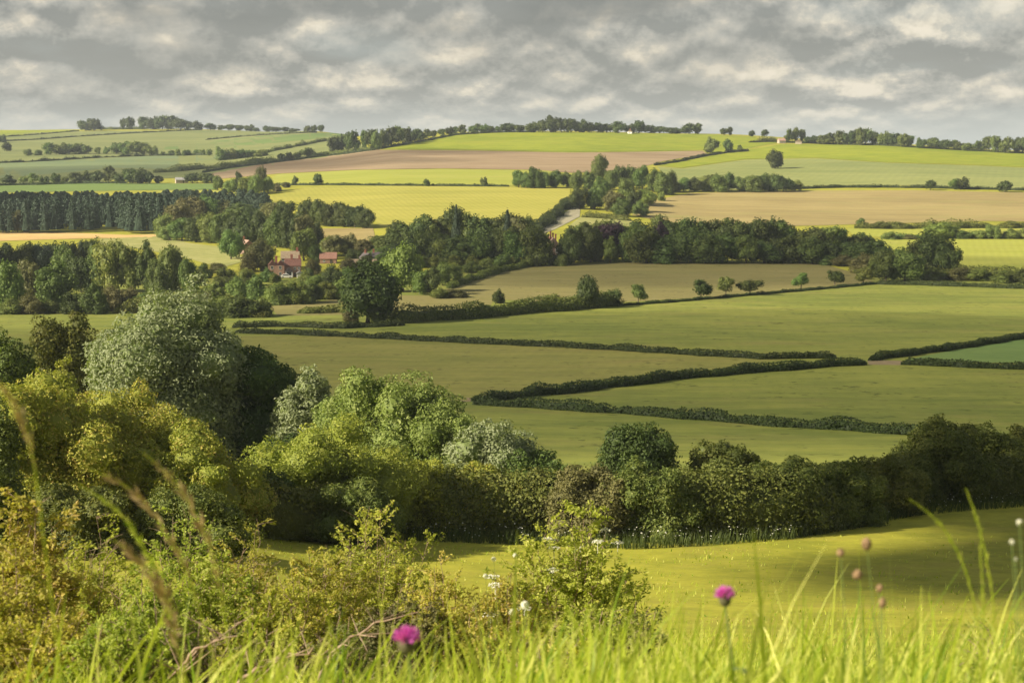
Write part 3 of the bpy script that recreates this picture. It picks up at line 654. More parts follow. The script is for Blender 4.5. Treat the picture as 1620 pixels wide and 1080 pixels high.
# ------------------------------------------------------------------ hedges
def hedge(pix, width, height, mat, label, name='hedge', cat='hedge', leaf=0.4, dens=5.0, seed=1, group=None, rough=0.25, hvar=None, gaps=()):
    """a hedge along a line of photograph pixels on the land: a lumpy core tinted dark as inner shade, clothed in leaf clumps, one mesh"""
    rng = np.random.default_rng(seed)
    pu, pv = np.array(pix, float).T
    n = max(8, int(np.hypot(np.diff(pu), np.diff(pv)).sum() / 6))
    tt = np.linspace(0, 1, n); seg = np.concatenate([[0], np.cumsum(np.hypot(np.diff(pu), np.diff(pv)))]); seg /= seg[-1]
    P = ground(np.interp(tt, seg, pu), np.interp(tt, seg, pv), ymin=40)
    s = np.concatenate([[0], np.cumsum(np.linalg.norm(np.diff(P[:, :2], axis=0), axis=1))]); Ltot = s[-1]
    m = int(np.clip(Ltot / (width * 0.8), 8, 260)); q = np.linspace(0, Ltot, m)
    X = np.interp(q, s, P[:, 0]); Y = np.interp(q, s, P[:, 1])
    # wander so that no hedge is ruled
    per = width * 9
    tx = np.gradient(X); ty = np.gradient(Y); ln = np.hypot(tx, ty) + 1e-9; nx, ny = -ty / ln, tx / ln
    wob = 0.25 * width * (np.sin(q / per * 6.28 + seed) + 0.6 * np.sin(q / per * 14 + seed * 3))
    X = X + nx * wob; Y = Y + ny * wob; Z = gz(X, Y)
    hh = height * (1 + rough * (0.6 * np.sin(q / (height * 2.7) + seed) + 0.5 * np.sin(q / (height * 1.13) + seed * 2) + rng.normal(0, 0.35, m)))
    ww = width * (1 + rough * 0.7 * (np.sin(q / (width * 3.1) + seed * 1.3) + rng.normal(0, 0.3, m)))
    e = np.minimum(1, np.minimum(q, Ltot - q) / (width * 0.7) + 0.35); hh = np.maximum(hh, 0.35 * height) * e; ww = np.maximum(ww, 0.4 * width) * e
    prof = np.array([(-0.50, 0.0), (-0.52, 0.35), (-0.46, 0.72), (-0.24, 0.95), (0.0, 1.0), (0.24, 0.95), (0.46, 0.72), (0.52, 0.35), (0.50, 0.0)])
    mb = MB(); k = len(prof)
    def pt(pr, hk):
        return np.stack([X[:, None] + nx[:, None] * pr[None, :, 0] * ww[:, None] * hk, Y[:, None] + ny[:, None] * pr[None, :, 0] * ww[:, None] * hk, Z[:, None] - 0.05 + pr[None, :, 1] * hh[:, None] * hk], -1)
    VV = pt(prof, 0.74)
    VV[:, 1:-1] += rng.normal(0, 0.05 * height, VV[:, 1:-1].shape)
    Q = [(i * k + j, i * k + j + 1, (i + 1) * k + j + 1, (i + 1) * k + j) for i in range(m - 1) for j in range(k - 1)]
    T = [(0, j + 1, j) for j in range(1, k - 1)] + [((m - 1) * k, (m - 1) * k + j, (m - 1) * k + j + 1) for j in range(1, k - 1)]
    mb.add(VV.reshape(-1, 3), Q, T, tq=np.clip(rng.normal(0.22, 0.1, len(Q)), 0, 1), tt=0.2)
    nl = int(min(42000, Ltot * (width + 2 * height) * dens * 0.17 / (leaf * leaf * 0.32)))
    f = rng.random(nl) * (m - 1.001); i = f.astype(int); fr = f - i
    g = rng.random(nl) * (k - 1.001); j = g.astype(int); gr = g - j
    A = pt(prof, 1.0)
    C = (A[i, j] * (1 - gr)[:, None] + A[i, j + 1] * gr[:, None]) * (1 - fr)[:, None] + (A[i + 1, j] * (1 - gr)[:, None] + A[i + 1, j + 1] * gr[:, None]) * fr[:, None]
    cx = np.stack([np.interp(f, np.arange(m), X), np.interp(f, np.arange(m), Y), np.interp(f, np.arange(m), Z + 0.45 * hh)], 1)
    N = norm(C - cx); C = C + N * rng.normal(0, 0.07 * height, nl)[:, None]
    N = N + rng.normal(0, 0.6, N.shape); N[:, 2] += 0.3
    V, Q = leaf_quads(C, N, leaf * rng.uniform(0.6, 1.4, nl), rng, 0.65)
    patch = 0.12 * np.sin(np.interp(f, np.arange(m), q) / (height * 2.2) + seed)
    mb.add(V, Q, tq=np.clip(0.5 + patch + rng.normal(0, 0.2, nl), 0, 1))
    o = mb.build(name, LM[mat]); return tag(o, label, cat, group)
# ================================================================== hedges of the valley and the hills
hedge([(368, 519), (430, 517), (545, 520), (640, 515)], 1.7, 1.4, 'hedge', 'short dark hedge just below the big dark oak', leaf=0.42, seed=1)
hedge([(372, 527), (470, 530), (560, 534), (700, 541), (800, 546), (900, 550), (1000, 556), (1100, 562), (1200, 568), (1322, 567)], 1.6, 1.25, 'hedge', 'long trimmed hedge along the top of the olive pasture', leaf=0.36, seed=2, rough=0.22)
hedge([(748, 636), (820, 630), (900, 621), (1000, 609), (1100, 597), (1200, 589), (1290, 582), (1368, 577)], 2.0, 1.5, 'hedge', 'thick trimmed hedge running from the bare corner to the gateway', leaf=0.32, seed=3, rough=0.22)
hedge([(752, 640), (830, 645), (900, 649), (1000, 656), (1100, 664), (1200, 672), (1300, 679), (1425, 687), (1490, 692)], 1.7, 1.3, 'hedge', 'shaggy hedge above the nearest pasture', leaf=0.28, seed=4, rough=0.32)
hedge([(1374, 571), (1440, 562), (1500, 554), (1560, 545), (1640, 532)], 1.7, 1.3, 'hedge', 'hedge climbing away from the gateway past the blue green field', leaf=0.34, seed=5, rough=0.15)
hedge([(1426, 577), (1500, 580), (1560, 583), (1660, 586)], 1.6, 1.25, 'hedge', 'hedge below the blue green field', leaf=0.34, seed=6, rough=0.14)
hedge([(625, 513), (680, 508), (740, 504), (790, 500), (850, 494), (920, 488), (985, 483)], 4.5, 3.6, 'thorn', 'tall dark overgrown hedge right of the big dark oak', leaf=0.55, seed=7, rough=0.3)
hedge([(985, 484), (1060, 479), (1140, 472), (1220, 465), (1300, 458), (1385, 450)], 1.2, 0.9, 'hedge', 'low thin hedge under the row of small field trees', leaf=0.3, seed=8)
hedge([(1385, 450), (1440, 451), (1500, 453), (1560, 455), (1640, 458)], 2.0, 1.5, 'hedge', 'hedge along the back edge of the largest pasture', leaf=0.4, seed=9)
hedge([(708, 457), (740, 447), (770, 437), (810, 427), (850, 420)], 2.2, 2.2, 'mid', 'hedge slanting up the left edge of the brown field', leaf=0.45, seed=10)
hedge([(470, 496), (540, 495), (640, 503)], 2.5, 2.0, 'thorn', 'dark hedge in front of the tan stubble strip', leaf=0.45, seed=11)
hedge([(180, 496), (300, 494), (420, 503)], 4.0, 3.2, 'thorn', 'rough dark hedge below the cottage gardens', leaf=0.55, seed=12, rough=0.4)
hedge([(1470, 441), (1530, 441), (1580, 444), (1660, 448)], 5.0, 3.8, 'thorn', 'broad dark thorn hedge right of the dark tree clump', leaf=0.6, seed=13, rough=0.35)
hedge([(1352, 362), (1430, 362), (1500, 361), (1560, 361), (1660, 361)], 5.0, 3.2, 'thorn', 'upper bushy hedgerow under the tan barley field', leaf=0.75, dens=3, seed=14, rough=0.5)
hedge([(1395, 378), (1480, 377), (1560, 377), (1660, 378)], 4.0, 2.6, 'mid', 'lower bushy hedgerow above the bright field', leaf=0.75, dens=3, seed=15, rough=0.45)
hedge([(1262, 299), (1330, 297), (1400, 297), (1480, 298), (1560, 300), (1650, 302.5)], 2.6, 1.9, 'hedge', 'thin hedge on top of the tan barley field', leaf=0.75, dens=2.5, seed=16)
hedge([(425, 293.5), (520, 293), (620, 294), (720, 294.5), (806, 295.5)], 2.2, 1.5, 'hedge', 'thin straight hedge above the ripening yellow field', leaf=0.75, dens=2.5, seed=17)
hedge([(848, 367), (866, 352), (884, 337), (897, 326), (904, 318)], 5.5, 3.4, 'hedge', 'dark hedge climbing the left side of the chalk lane', leaf=0.7, dens=3, seed=18)
hedge([(920, 344), (960, 346), (1000, 350)], 4.0, 2.6, 'thorn', 'dark hedge on the bank right of the chalk lane', leaf=0.7, dens=3, seed=19)
hedge([(1036, 262), (1075, 256), (1110, 248), (1150, 242), (1185, 239)], 2.8, 2.0, 'hedge', 'hedge between the ploughed field and the lone tree field', leaf=0.8, dens=2.5, seed=20)
hedge([(1185, 226), (1225, 225), (1300, 228), (1400, 231), (1480, 236), (1560, 240), (1650, 245)], 2.6, 2.0, 'hedge', 'hedge along the skyline of the right hand ridge', leaf=0.9, dens=2.5, seed=21)
hedge([(600, 236), (640, 229), (680, 222), (720, 214), (780, 210.5), (840, 209.5)], 3.0, 2.0, 'hedge', 'hedge up the left edge of the lime field', leaf=0.9, dens=2.5, seed=22)
hedge([(320, 274), (360, 267), (410, 261), (470, 253), (540, 245), (600, 237)], 3.5, 2.4, 'hedge', 'hedge along the top left edge of ploughed field', leaf=0.9, dens=2.5, seed=23)
hedge([(-40, 220), (0, 217.5), (60, 213.5), (125, 208)], 2.6, 2.2, 'hedge', 'uppermost hedge on the left hill', leaf=1.2, dens=1.6, seed=24)
hedge([(-40, 229), (10, 224), (60, 221.5), (120, 217), (215, 211), (320, 206)], 2.6, 2.2, 'hedge', 'second hedge down on the left hill', leaf=1.2, dens=1.6, seed=25)
hedge([(326, 222), (380, 217), (430, 213.5), (500, 210)], 2.6, 2.2, 'hedge', 'short hedge near the right end of the left skyline', leaf=1.2, dens=1.6, seed=26)
hedge([(-40, 260), (40, 257), (110, 253), (160, 250), (240, 247), (330, 246)], 2.8, 2.4, 'hedge', 'broken hedge below the belt of trees on left hill', leaf=1.1, dens=1.6, seed=27, rough=0.6)
hedge([(410, 244), (450, 236), (480, 230), (530, 221), (560, 219)], 4.5, 3.5, 'thorn', 'dark hedge slanting down right of the left hillside', leaf=1.1, dens=1.8, seed=28, rough=0.4)
hedge([(240, 274), (300, 270), (350, 264), (400, 260), (435, 256)], 8, 4.5, 'thorn', 'broad dark belt of scrub above the white barn', leaf=1.1, dens=1.8, seed=29, rough=0.5)
hedge([(-40, 296), (0, 294), (60, 293), (120, 291), (200, 290)], 3.0, 2.2, 'hedge', 'hedge at the foot of the tree row above the dark pasture', leaf=0.9, dens=2, seed=30)
hedge([(500, 248), (560, 240), (610, 233)], 4.0, 3.0, 'thorn', 'hedge joining the ridge copse to the ploughed field', leaf=1.0, dens=2, seed=31)
hedge([(155, 205), (190, 204.5), (235, 204)], 4.0, 4.0, 'thorn', 'low skyline hedge between the round clump and the long clump', leaf=1.2, dens=2, seed=32)
hedge([(1198, 225), (1228, 225)], 6.0, 5.0, 'thorn', 'square dark hedge left of the ridge farm', leaf=1.0, dens=2.5, seed=33, rough=0.1)

# ================================================================== trees on the skyline
row([(135, 207, 24, 188), (150, 207, 26, 188)], 'fartree', 'oak', '{} round dark tree from the left in the clump at the left skyline', 'round clump on the left skyline')
row([(195, 205, 12, 187), (206, 205, 16, 185)], 'fartree', 'oak', '{} slim tree of the pair standing clear on the left skyline', 'slim pair on the left skyline')
row([(228, 205, 24, 185), (243, 205, 26, 184), (257, 205, 26, 183), (272, 205, 28, 183), (285, 206, 22, 188)], 'fartree', 'oak', '{} tree from the left in the tall clump on the left skyline', 'tall clump on the left skyline')
row([(298, 206, 16, 192), (312, 206, 20, 191), (333, 206, 22, 195), (350, 206, 14, 198), (362, 206, 20, 197), (378, 207, 20, 198), (394, 207, 16, 197), (405, 207, 14, 202), (422, 208, 18, 199), (436, 208, 18, 201), (450, 208, 18, 201), (466, 209, 20, 203)], 'fartree', 'oak',
    '{} small tree from the left in the low line right of the tall skyline clump', 'low line of trees on the left skyline')
row([(487, 209, 14, 199), (497, 209, 14, 198), (507, 209, 13, 198)], 'fartree', 'oak', '{} tree from the left in the small square clump ending the left skyline', 'square clump on the left skyline')
# ridge copse running up to the centre skyline
row(fill(528, 662, 11, [(528, 243), (600, 236), (662, 224)], [(528, 214), (560, 207), (580, 206), (610, 203), (650, 199), (662, 202)], 19, 4, 5, ['oak', 'oak', 'mid'], ['fartree']), 'fartree', 'oak', '{} tree from the left in the copse on the ridge left of the lime field', 'copse left of the lime field')
row(fill(674, 792, 11, [(674, 219), (720, 212), (792, 209.5)], [(674, 204), (695, 203), (710, 198), (740, 197), (770, 196), (792, 202)], 14, 4, 6, ['oak', 'oak', 'mid'], ['fartree']), 'fartree', 'oak', '{} tree from the left along the skyline above the left half of lime field', 'trees above the left half of the lime field')
row([(803, 210, 24, 195), (822, 210, 20, 198), (842, 210, 24, 193), (858, 210, 22, 190), (872, 210, 30, 183), (888, 210, 24, 187), (903, 210, 26, 188), (917, 210, 24, 189), (932, 210, 22, 194), (946, 210, 22, 194), (960, 210, 24, 196), (978, 211, 24, 192), (994, 211, 22, 196), (1011, 211, 28, 191), (1028, 211, 24, 198), (1044, 211, 22, 200), (1060, 212, 22, 202), (1075, 212, 22, 202)],
    'fartree', 'oak', '{} tree from the left in the long belt on the highest central skyline', 'belt on the central skyline')
row([(1090, 212, 22, 195), (1103, 212, 20, 195)], 'fartree', 'oak', '{} tree of the pair at the right end of the central skyline belt', 'pair ending the central skyline belt')
row([(1145, 214, 12, 203), (1154, 214, 11, 201)], 'fartree', 'oak', '{} tree of the touching pair alone on the skyline right of centre', 'touching pair on the skyline')
plant(1189, 216, 11, 206, 'fartree', 'oak', 'smallest round tree alone on the skyline left of ridge farm')
plant(1210, 216, 13, 205, 'fartree', 'oak', 'round tree on the skyline just left of the ridge farm')
row([(1248, 226, 15, 204), (1258, 226, 12, 202), (1269, 226, 12, 205)], 'fartree', 'mid', '{} tall narrow tree from the left beside the ridge farm', 'narrow trees beside the ridge farm')
row(fill(1284, 1450, 11, [(1284, 228), (1380, 230), (1450, 233)], [(1284, 215), (1310, 212), (1335, 206), (1350, 207), (1365, 200), (1378, 208), (1395, 208), (1420, 211), (1450, 214)], 20, 3, 7, ['oak', 'oak', 'mid'], ['fartree']), 'fartree', 'oak', '{} tree from the left in the belt on the right skyline beyond the farm', 'belt on the right skyline')
row(fill(1460, 1640, 12, [(1460, 234), (1540, 239), (1640, 244)], [(1460, 216), (1500, 220), (1530, 225), (1545, 222), (1570, 213), (1585, 219), (1605, 216), (1640, 219)], 20, 3, 8, ['oak', 'mid'], ['fartree']), 'fartree', 'oak', '{} tree from the left in the line at the far right end of skyline', 'line ending the right skyline')

# ================================================================== trees on the left hill
plant(2, 226, 16, 213, 'fartree', 'oak', 'dark tree at the left edge of picture under the bright skyline strip')
plant(11, 240, 16, 225, 'fartree', 'oak', 'round dark tree alone left of the belt on the left hill')
row([(44, 247, 14, 236, 'farbush'), (60, 246, 14, 237, 'farbush'), (80, 245, 26, 226), (94, 245, 26, 226), (110, 244, 24, 228), (124, 244, 26, 227), (137, 244, 20, 230), (155, 244, 12, 233), (169, 244, 12, 232), (184, 244, 24, 226), (200, 245, 26, 224), (216, 245, 28, 224), (228, 245, 22, 226), (240, 245, 20, 231, None, 'light')], 'fartree', 'mid', '{} tree from the left in the blurred belt across the left hill', 'belt across the left hill')
row(fill(258, 345, 11, [(258, 246), (345, 246)], [(258, 237), (300, 235), (345, 232)], 11, 3, 9, ['light', 'mid'], ['farbush']), 'farbush', 'mid', '{} small bush from the left in the pale scrub right of the hill belt', 'pale scrub on the left hill')
row(fill(355, 425, 12, [(355, 254), (425, 246)], [(355, 236), (390, 232), (425, 237)], 22, 5, 10, ['light', 'mid'], ['farbush']), 'farbush', 'mid', '{} bush from the left in the pale thicket above the scrub belt', 'pale thicket on the left hill')
row([(445, 256, 16, 243), (457, 255, 18, 241), (470, 252, 14, 241), (486, 250, 22, 234), (502, 249, 18, 240), (515, 247, 14, 240)], 'fartree', 'oak', '{} dark tree from the left along the hedge above the ploughed field', 'trees above the ploughed field hedge')
row([(14, 292, 22, 277), (37, 290, 14, 279, None, 'light'), (52, 290, 18, 274, None, 'light'), (64, 290, 14, 278, None, 'mid'), (74, 290, 10, 279), (88, 291, 22, 274), (102, 291, 14, 280), (120, 291, 28, 273), (142, 290, 20, 270), (155, 290, 20, 270), (173, 288, 24, 262), (190, 291, 18, 275), (206, 291, 30, 267), (222, 291, 30, 266), (236, 291, 16, 272), (251, 290, 14, 278), (305, 290, 26, 274), (325, 290, 28, 274), (336, 290, 18, 276)],
    'fartree', 'oak', '{} tree from the left in the row above the dark green field', 'row above the dark green field')
row([(345, 302, 20, 278, 'tree', 'light'), (364, 305, 22, 283, 'tree', 'light'), (378, 303, 16, 271, 'tree', 'oak'), (390, 308, 30, 279, 'tree', 'light'), (405, 308, 26, 277, 'tree', 'light'), (413, 304, 22, 263, 'tree', 'brown'), (424, 306, 20, 280, 'tree', 'light'), (438, 303, 18, 290, 'bush', 'brown'), (452, 297, 16, 288, 'bush', 'brown')],
    'tree', 'mid', '{} tree from the left in the copse at the yellow field corner', 'copse at the yellow field corner')
plant(467, 293, 11, 278, 'fartree', 'mid', 'left small round tree on the thin hedge over the yellow field')
plant(503, 293, 19, 275, 'fartree', 'oak', 'larger round tree on the thin hedge over the yellow field')
plant(675.5, 295, 12, 283, 'farbush', 'oak', 'small round bush in the middle of the thin straight hedge')
plant(766, 295, 13, 280, 'farbush', 'oak', 'round bush towards the right end of the thin straight hedge')

# ================================================================== trees of the right hill
plant(1226, 267, 27, 236, 'tree', 'oak', 'lone leafy tree casting a shadow in the pale green field')
row([(1126, 242, 26, 217), (1151, 241, 16, 220), (1170, 240, 9, 229)], 'fartree', 'mid', '{} tree from the left at the hedge end below the ridge farm', 'trees at the hedge end')
row(fill(1066, 1262, 14, [(1066, 303), (1262, 303)], [(1066, 284), (1082, 280), (1100, 279), (1130, 274), (1150, 273), (1170, 280), (1190, 278), (1215, 275), (1240, 279), (1262, 284)], 26, 3, 11, ['mid', 'oak', 'mid', 'light'], ['tree']), 'tree', 'mid', '{} tree from the left in the row along the top of tan barley', 'row above the tan barley field')
plant(1472, 301, 16, 285, 'fartree', 'oak', 'smallest of three round trees on the right hill hedge')
plant(1510, 300, 18, 283, 'fartree', 'mid', 'pale left half of the middle round tree pair on right hill')
plant(1520, 300, 22, 280, 'fartree', 'oak', 'largest round tree on the right hill hedge')
plant(1590, 304, 24, 286, 'fartree', 'oak', 'rightmost round tree on the right hill hedge')
# clump at the lane
row([(821, 297, 26, 270), (834, 298, 20, 272), (846, 298, 26, 264), (862, 298, 24, 271), (880, 297, 26, 269), (897, 296, 20, 272)], 'tree', 'mid', '{} tree from the left in the row at the yellow field top corner', 'row at the yellow field top corner')
row([(912, 302, 24, 270), (930, 300, 26, 270), (948, 285, 28, 244), (965, 300, 26, 268), (980, 298, 30, 262), (998, 298, 30, 263), (1016, 300, 30, 262), (1034, 304, 32, 266), (1050, 308, 30, 271), (1062, 308, 22, 270)], 'tree', 'mid', '{} tree from the left along the upper side of the lane clump', 'upper trees of the lane clump', )
row([(917, 331, 32, 296, None, 'oak'), (940, 331, 30, 298, None, 'mid'), (950, 318, 28, 280, None, 'mid'), (972, 335, 34, 300, None, 'brown'), (992, 322, 28, 282, 'tall', 'mid'), (984, 342, 30, 312, None, 'mid'), (1005, 335, 28, 300, None, 'oak'), (1020, 325, 36, 300, None, 'willow'), (1014, 342, 26, 318, None, 'light'), (1046, 318, 14, 303, 'bush', 'light')], 'tree', 'mid', '{} tree from the left along the lower side of the lane clump', 'lower trees of the lane clump')

# bushes of the right hedgerows
row([(1364, 361, 24, 345, 'bush', 'mid'), (1392, 362, 34, 350, 'bush', 'thorn'), (1425, 362, 36, 351, 'bush', 'thorn'), (1465, 361, 24, 351, 'bush', 'mid'), (1520, 361, 32, 351, 'bush', 'thorn'), (1560, 361, 22, 352, 'bush', 'thorn'), (1595, 361, 34, 350, 'bush', 'thorn')], 'bush', 'thorn', '{} bush from the left along the upper hedgerow beneath the tan barley', 'bushes of the upper hedgerow')
row([(1408, 379, 26, 366, 'bush', 'light'), (1440, 379, 24, 371, 'bush', 'brown'), (1488, 377, 50, 351, 'tree', 'willow'), (1525, 378, 28, 364, 'bush', 'mid'), (1548, 378, 24, 364, 'bush', 'light'), (1570, 378, 30, 355, 'tree', 'light'), (1600, 378, 30, 361, 'bush', 'mid'), (1618, 378, 26, 360, 'bush', 'light')], 'bush', 'mid', '{} shrub from the left along the lower hedgerow over the bright field', 'shrubs of the lower hedgerow')

# ================================================================== the dark plantation: one mass
rng = np.random.default_rng(41); mb = MB()
tu, tv = [-60, 0, 60, 120, 200, 245, 300, 345, 380, 400, 440], [308, 306, 303, 304, 304, 303, 306, 310, 314, 322, 318]
for k in range(560):
    u = rng.uniform(-70, 430); fr = rng.random(); vb = 370 - fr * 50 if u < 255 else 352 - fr * 34
    P = ground(u, vb)[0]; D = P[1]
    tv_ = np.interp(u, tu, tv) + rng.uniform(0, 5) + (1 - fr) * rng.uniform(0, 11)
    hgt = float(np.clip((float(ray(u, tv_)[1]) * D - P[2]), 7, 17)); r = rng.uniform(2.6, 4.4)
    n = 240; t = rng.random(n) ** 0.8; a = rng.uniform(0, 6.28, n); rr = r * (1 - t ** 1.6) ** 0.8 * rng.uniform(0.8, 1.1, n) + 0.3
    C = np.stack([np.cos(a) * rr, np.sin(a) * rr, hgt * (0.15 + 0.87 * t)], 1); N = np.stack([np.cos(a), np.sin(a), np.full(n, 0.5)], 1) + rng.normal(0, 0.4, (n, 3))
    V, Q = leaf_quads(C + P, N, rng.uniform(0.8, 1.6, n), rng, 0.6); mb.add(V, Q, tq=np.clip(rng.normal(rng.uniform(.42, .58), .2, n), 0, 1))
    an = np.arange(6) * 1.047; cone = np.concatenate([np.stack([np.cos(an) * r * .8, np.sin(an) * r * .8, np.full(6, hgt * .1)], 1), [[0, 0, hgt * .95]]])
    mb.add(cone + P, T=[(i, (i + 1) % 6, 6) for i in range(6)], tt=0.15)
tag(mb.build('woodland', LM['conifer']), 'dark dense conifer plantation across the left of the valley', 'plantation', kind='stuff')
row([(5, 368, 22, 333, 'tree', 'brown'), (28, 368, 24, 333, 'tree', 'brown'), (42, 367, 14, 345, 'bush', 'brown')], 'tree', 'brown', '{} bronze green tree from the left at the front of the plantation', 'bronze trees fronting the plantation')

# ================================================================== broadleaf wood right of the plantation
row([(262, 376, 40, 338, None, 'light'), (276, 365, 50, 322, None, 'brown'), (300, 356, 60, 311, None, 'brown'), (330, 352, 56, 310, None, 'mid'), (356, 350, 44, 317, None, 'brown'), (382, 350, 46, 320, None, 'mid'), (404, 352, 44, 328, None, 'oak'), (428, 354, 46, 319, None, 'brown'), (452, 356, 40, 318, None, 'oak')], 'tree', 'mid',
    '{} crown from the left along the top of the round wood', 'top of the round wood')
row([(485, 357, 36, 315), (506, 358, 34, 316), (526, 358, 34, 319), (545, 359, 32, 320), (562, 360, 32, 325), (580, 361, 34, 330)], 'tree', 'oak', '{} dark tree from the left in the narrow right arm of round wood', 'right arm of the round wood')
row([(268, 380, 34, 353, None, 'light'), (288, 381, 40, 345, None, 'mid'), (310, 383, 40, 340, None, 'oak'), (332, 384, 44, 336, None, 'mid'), (352, 386, 44, 336, None, 'mid'), (372, 388, 40, 340, None, 'oak'), (392, 390, 44, 338, None, 'oak'), (414, 390, 44, 336, None, 'oak'), (438, 392, 46, 334, None, 'mid'), (460, 394, 42, 334, None, 'oak'), (480, 394, 40, 340, None, 'brown'), (497, 390, 34, 352, None, 'oak')], 'tree', 'oak',
    '{} tree from the left along the lower edge of the round wood', 'lower edge of the round wood')

# ================================================================== lower left wood
row(fill(-10, 160, 15, [(-10, 440), (160, 430)], [(-10, 386), (60, 384), (130, 375), (160, 384)], 34, 8, 12, ['oak', 'conifer'], ['tree']), 'tree', 'oak', '{} dark tree from the left along the back of the lower left wood', 'back of the lower left wood')
row([(10, 492, 56, 414, None, 'light'), (48, 482, 44, 412, 'tall', 'brown'), (88, 492, 70, 414, None, 'mid'), (104, 452, 40, 389, None, 'light'), (128, 462, 44, 405, None, 'oak'), (150, 462, 36, 390, 'tall', 'light'), (174, 462, 48, 378, 'tall', 'light'), (204, 462, 40, 386, 'tall', 'light'), (234, 462, 40, 381, 'tall', 'oak'), (250, 470, 40, 410, None, 'mid'), (272, 466, 52, 388, None, 'light'), (296, 470, 36, 408, None, 'mid')],
    'tree', 'mid', '{} sunlit tree from the left along the front of lower left wood', 'front of the lower left wood')
row([(20, 497, 50, 472, None, 'thorn'), (52, 497, 46, 466, None, 'brown'), (75, 496, 36, 476, None, 'oak'), (118, 497, 44, 462, None, 'oak'), (150, 497, 46, 445, None, 'oak'), (172, 493, 40, 452, None, 'brown'), (200, 490, 40, 455, None, 'brown'), (232, 492, 44, 462, None, 'mid'), (262, 492, 40, 462, None, 'thorn')], 'bush', 'oak', '{} bush from the left at the foot of the lower left wood', 'bushes at the foot of the lower left wood')

# ================================================================== gardens and village trees
row([(308, 452, 34, 426, None, 'thorn'), (325, 440, 30, 416, None, 'mid'), (345, 432, 34, 416, None, 'brown'), (360, 456, 46, 424, None, 'mid'), (338, 474, 40, 446, None, 'light'), (376, 470, 36, 436, 'bush', 'light'), (392, 452, 30, 424, None, 'light'), (410, 474, 40, 434, None, 'mid'), (350, 498, 52, 468, None, 'thorn'), (318, 486, 40, 460, None, 'brown'), (385, 502, 60, 466, None, 'oak'), (412, 500, 44, 470, None, 'thorn'), (430, 478, 34, 450, None, 'light')],
    'bush', 'mid', '{} shrub from the left in the hedged garden below the brick house', 'garden shrubs left of the brick house')
row([(448, 482, 40, 446, None, 'mid'), (472, 481, 48, 443, None, 'thorn'), (496, 478, 42, 446, None, 'oak'), (520, 474, 42, 446, None, 'thorn'), (500, 458, 36, 434, None, 'mid'), (524, 452, 40, 418, None, 'oak'), (545, 448, 36, 424, None, 'mid'), (484, 452, 24, 428, None, 'light'), (540, 470, 36, 440, None, 'light')], 'bush', 'mid', '{} shrub from the left on the bank under the brick house', 'shrubs under the brick house')
plant(366, 410, 38, 364, 'tree', 'mid', 'round green tree left of the pink gabled roof')
plant(414, 428, 52, 378, 'tree', 'brown', 'broad bronze tree hiding the left side of brick house')
plant(393, 430, 34, 398, 'bush', 'brown', 'bronze bush below the pink gabled roof')
plant(481, 412, 44, 362, 'tree', 'mid', 'tall bright green tree behind the brick house')
plant(497, 416, 24, 388, 'tree', 'oak', 'dark narrow tree just right of the tall green one')
row([(518, 404, 26, 374, None, 'mid'), (530, 406, 40, 372, None, 'brown'), (552, 404, 30, 369, None, 'brown'), (573, 408, 36, 378, None, 'brown'), (562, 416, 36, 394, None, 'oak'), (585, 408, 24, 390, None, 'oak')], 'tree', 'brown', '{} olive tree from the left around the red roofed barn', 'trees around the red roofed barn')
plant(636, 462, 64, 386, 'tree', 'willow', 'pale green willow right of the big dark oak')
# big oak
plant(582, 511, 98, 415, 'tree', 'oak', 'big dark oak standing in the hedge in front of the village', name='tree')
row([(555, 512, 26, 484, None, 'brown'), (596, 511, 32, 481, None, 'light')], 'bush', 'light', '{} pale bush from the left under the big dark oak', 'pale bushes under the big oak')
row([(664, 466, 36, 428, 'tree', 'mid'), (685, 466, 34, 422, 'tree', 'oak'), (700, 452, 32, 416, 'tree', 'mid'), (694, 472, 34, 455, 'bush', 'thorn'), (722, 471, 42, 457, 'bush', 'brown'), (718, 440, 32, 416, 'bush', 'light'), (745, 432, 34, 412, 'bush', 'mid'), (768, 430, 30, 408, 'bush', 'light')], 'bush', 'mid', '{} shrub from the left between the willow and the slanting hedge', 'shrubs right of the willow')

row([(578, 428, 30, 404, 'tree', 'oak'), (606, 424, 30, 398, 'tree', 'mid'), (550, 428, 26, 408, 'tree', 'brown'), (592, 430, 26, 412, 'bush', 'mid')], 'tree', 'oak', '{} garden tree from the left before the dark roofed cottage', 'garden trees before the cottages')
# ================================================================== central wood behind the village
W_top = [(600, 368), (620, 358), (650, 338), (680, 335), (705, 340), (722, 324), (740, 335), (770, 340), (785, 350), (800, 334), (830, 338), (845, 346)]
row(fill(606, 842, 19, [(606, 398), (842, 396)], W_top, 46, 6, 13, ['oak', 'mid', 'oak', 'mid', 'brown'], ['tree']), 'tree', 'oak', '{} tree from the left along the back of the village wood', 'back of the village wood')
plant(722, 402, 20, 325, 'cone', 'conifer', 'pointed fir rising above the middle of the village wood')
plant(803, 400, 22, 333, 'cone', 'conifer', 'pointed fir rising near the right end of village wood')
row(fill(612, 850, 24, [(612, 412), (640, 420), (850, 420)], [(600, 380), (640, 372), (700, 366), (760, 370), (800, 362), (850, 360)], 52, 12, 14, ['oak', 'oak', 'mid', 'mid', 'light'], ['tree']), 'tree', 'oak', '{} tree from the left along the front of the village wood', 'front of the village wood')
row(fill(660, 850, 22, [(660, 424), (850, 422)], [(660, 404), (850, 402)], 26, 6, 15, ['mid', 'thorn', 'light'], ['bush']), 'bush', 'mid', '{} bush from the left at the foot of the village wood', 'bushes at the foot of the village wood')

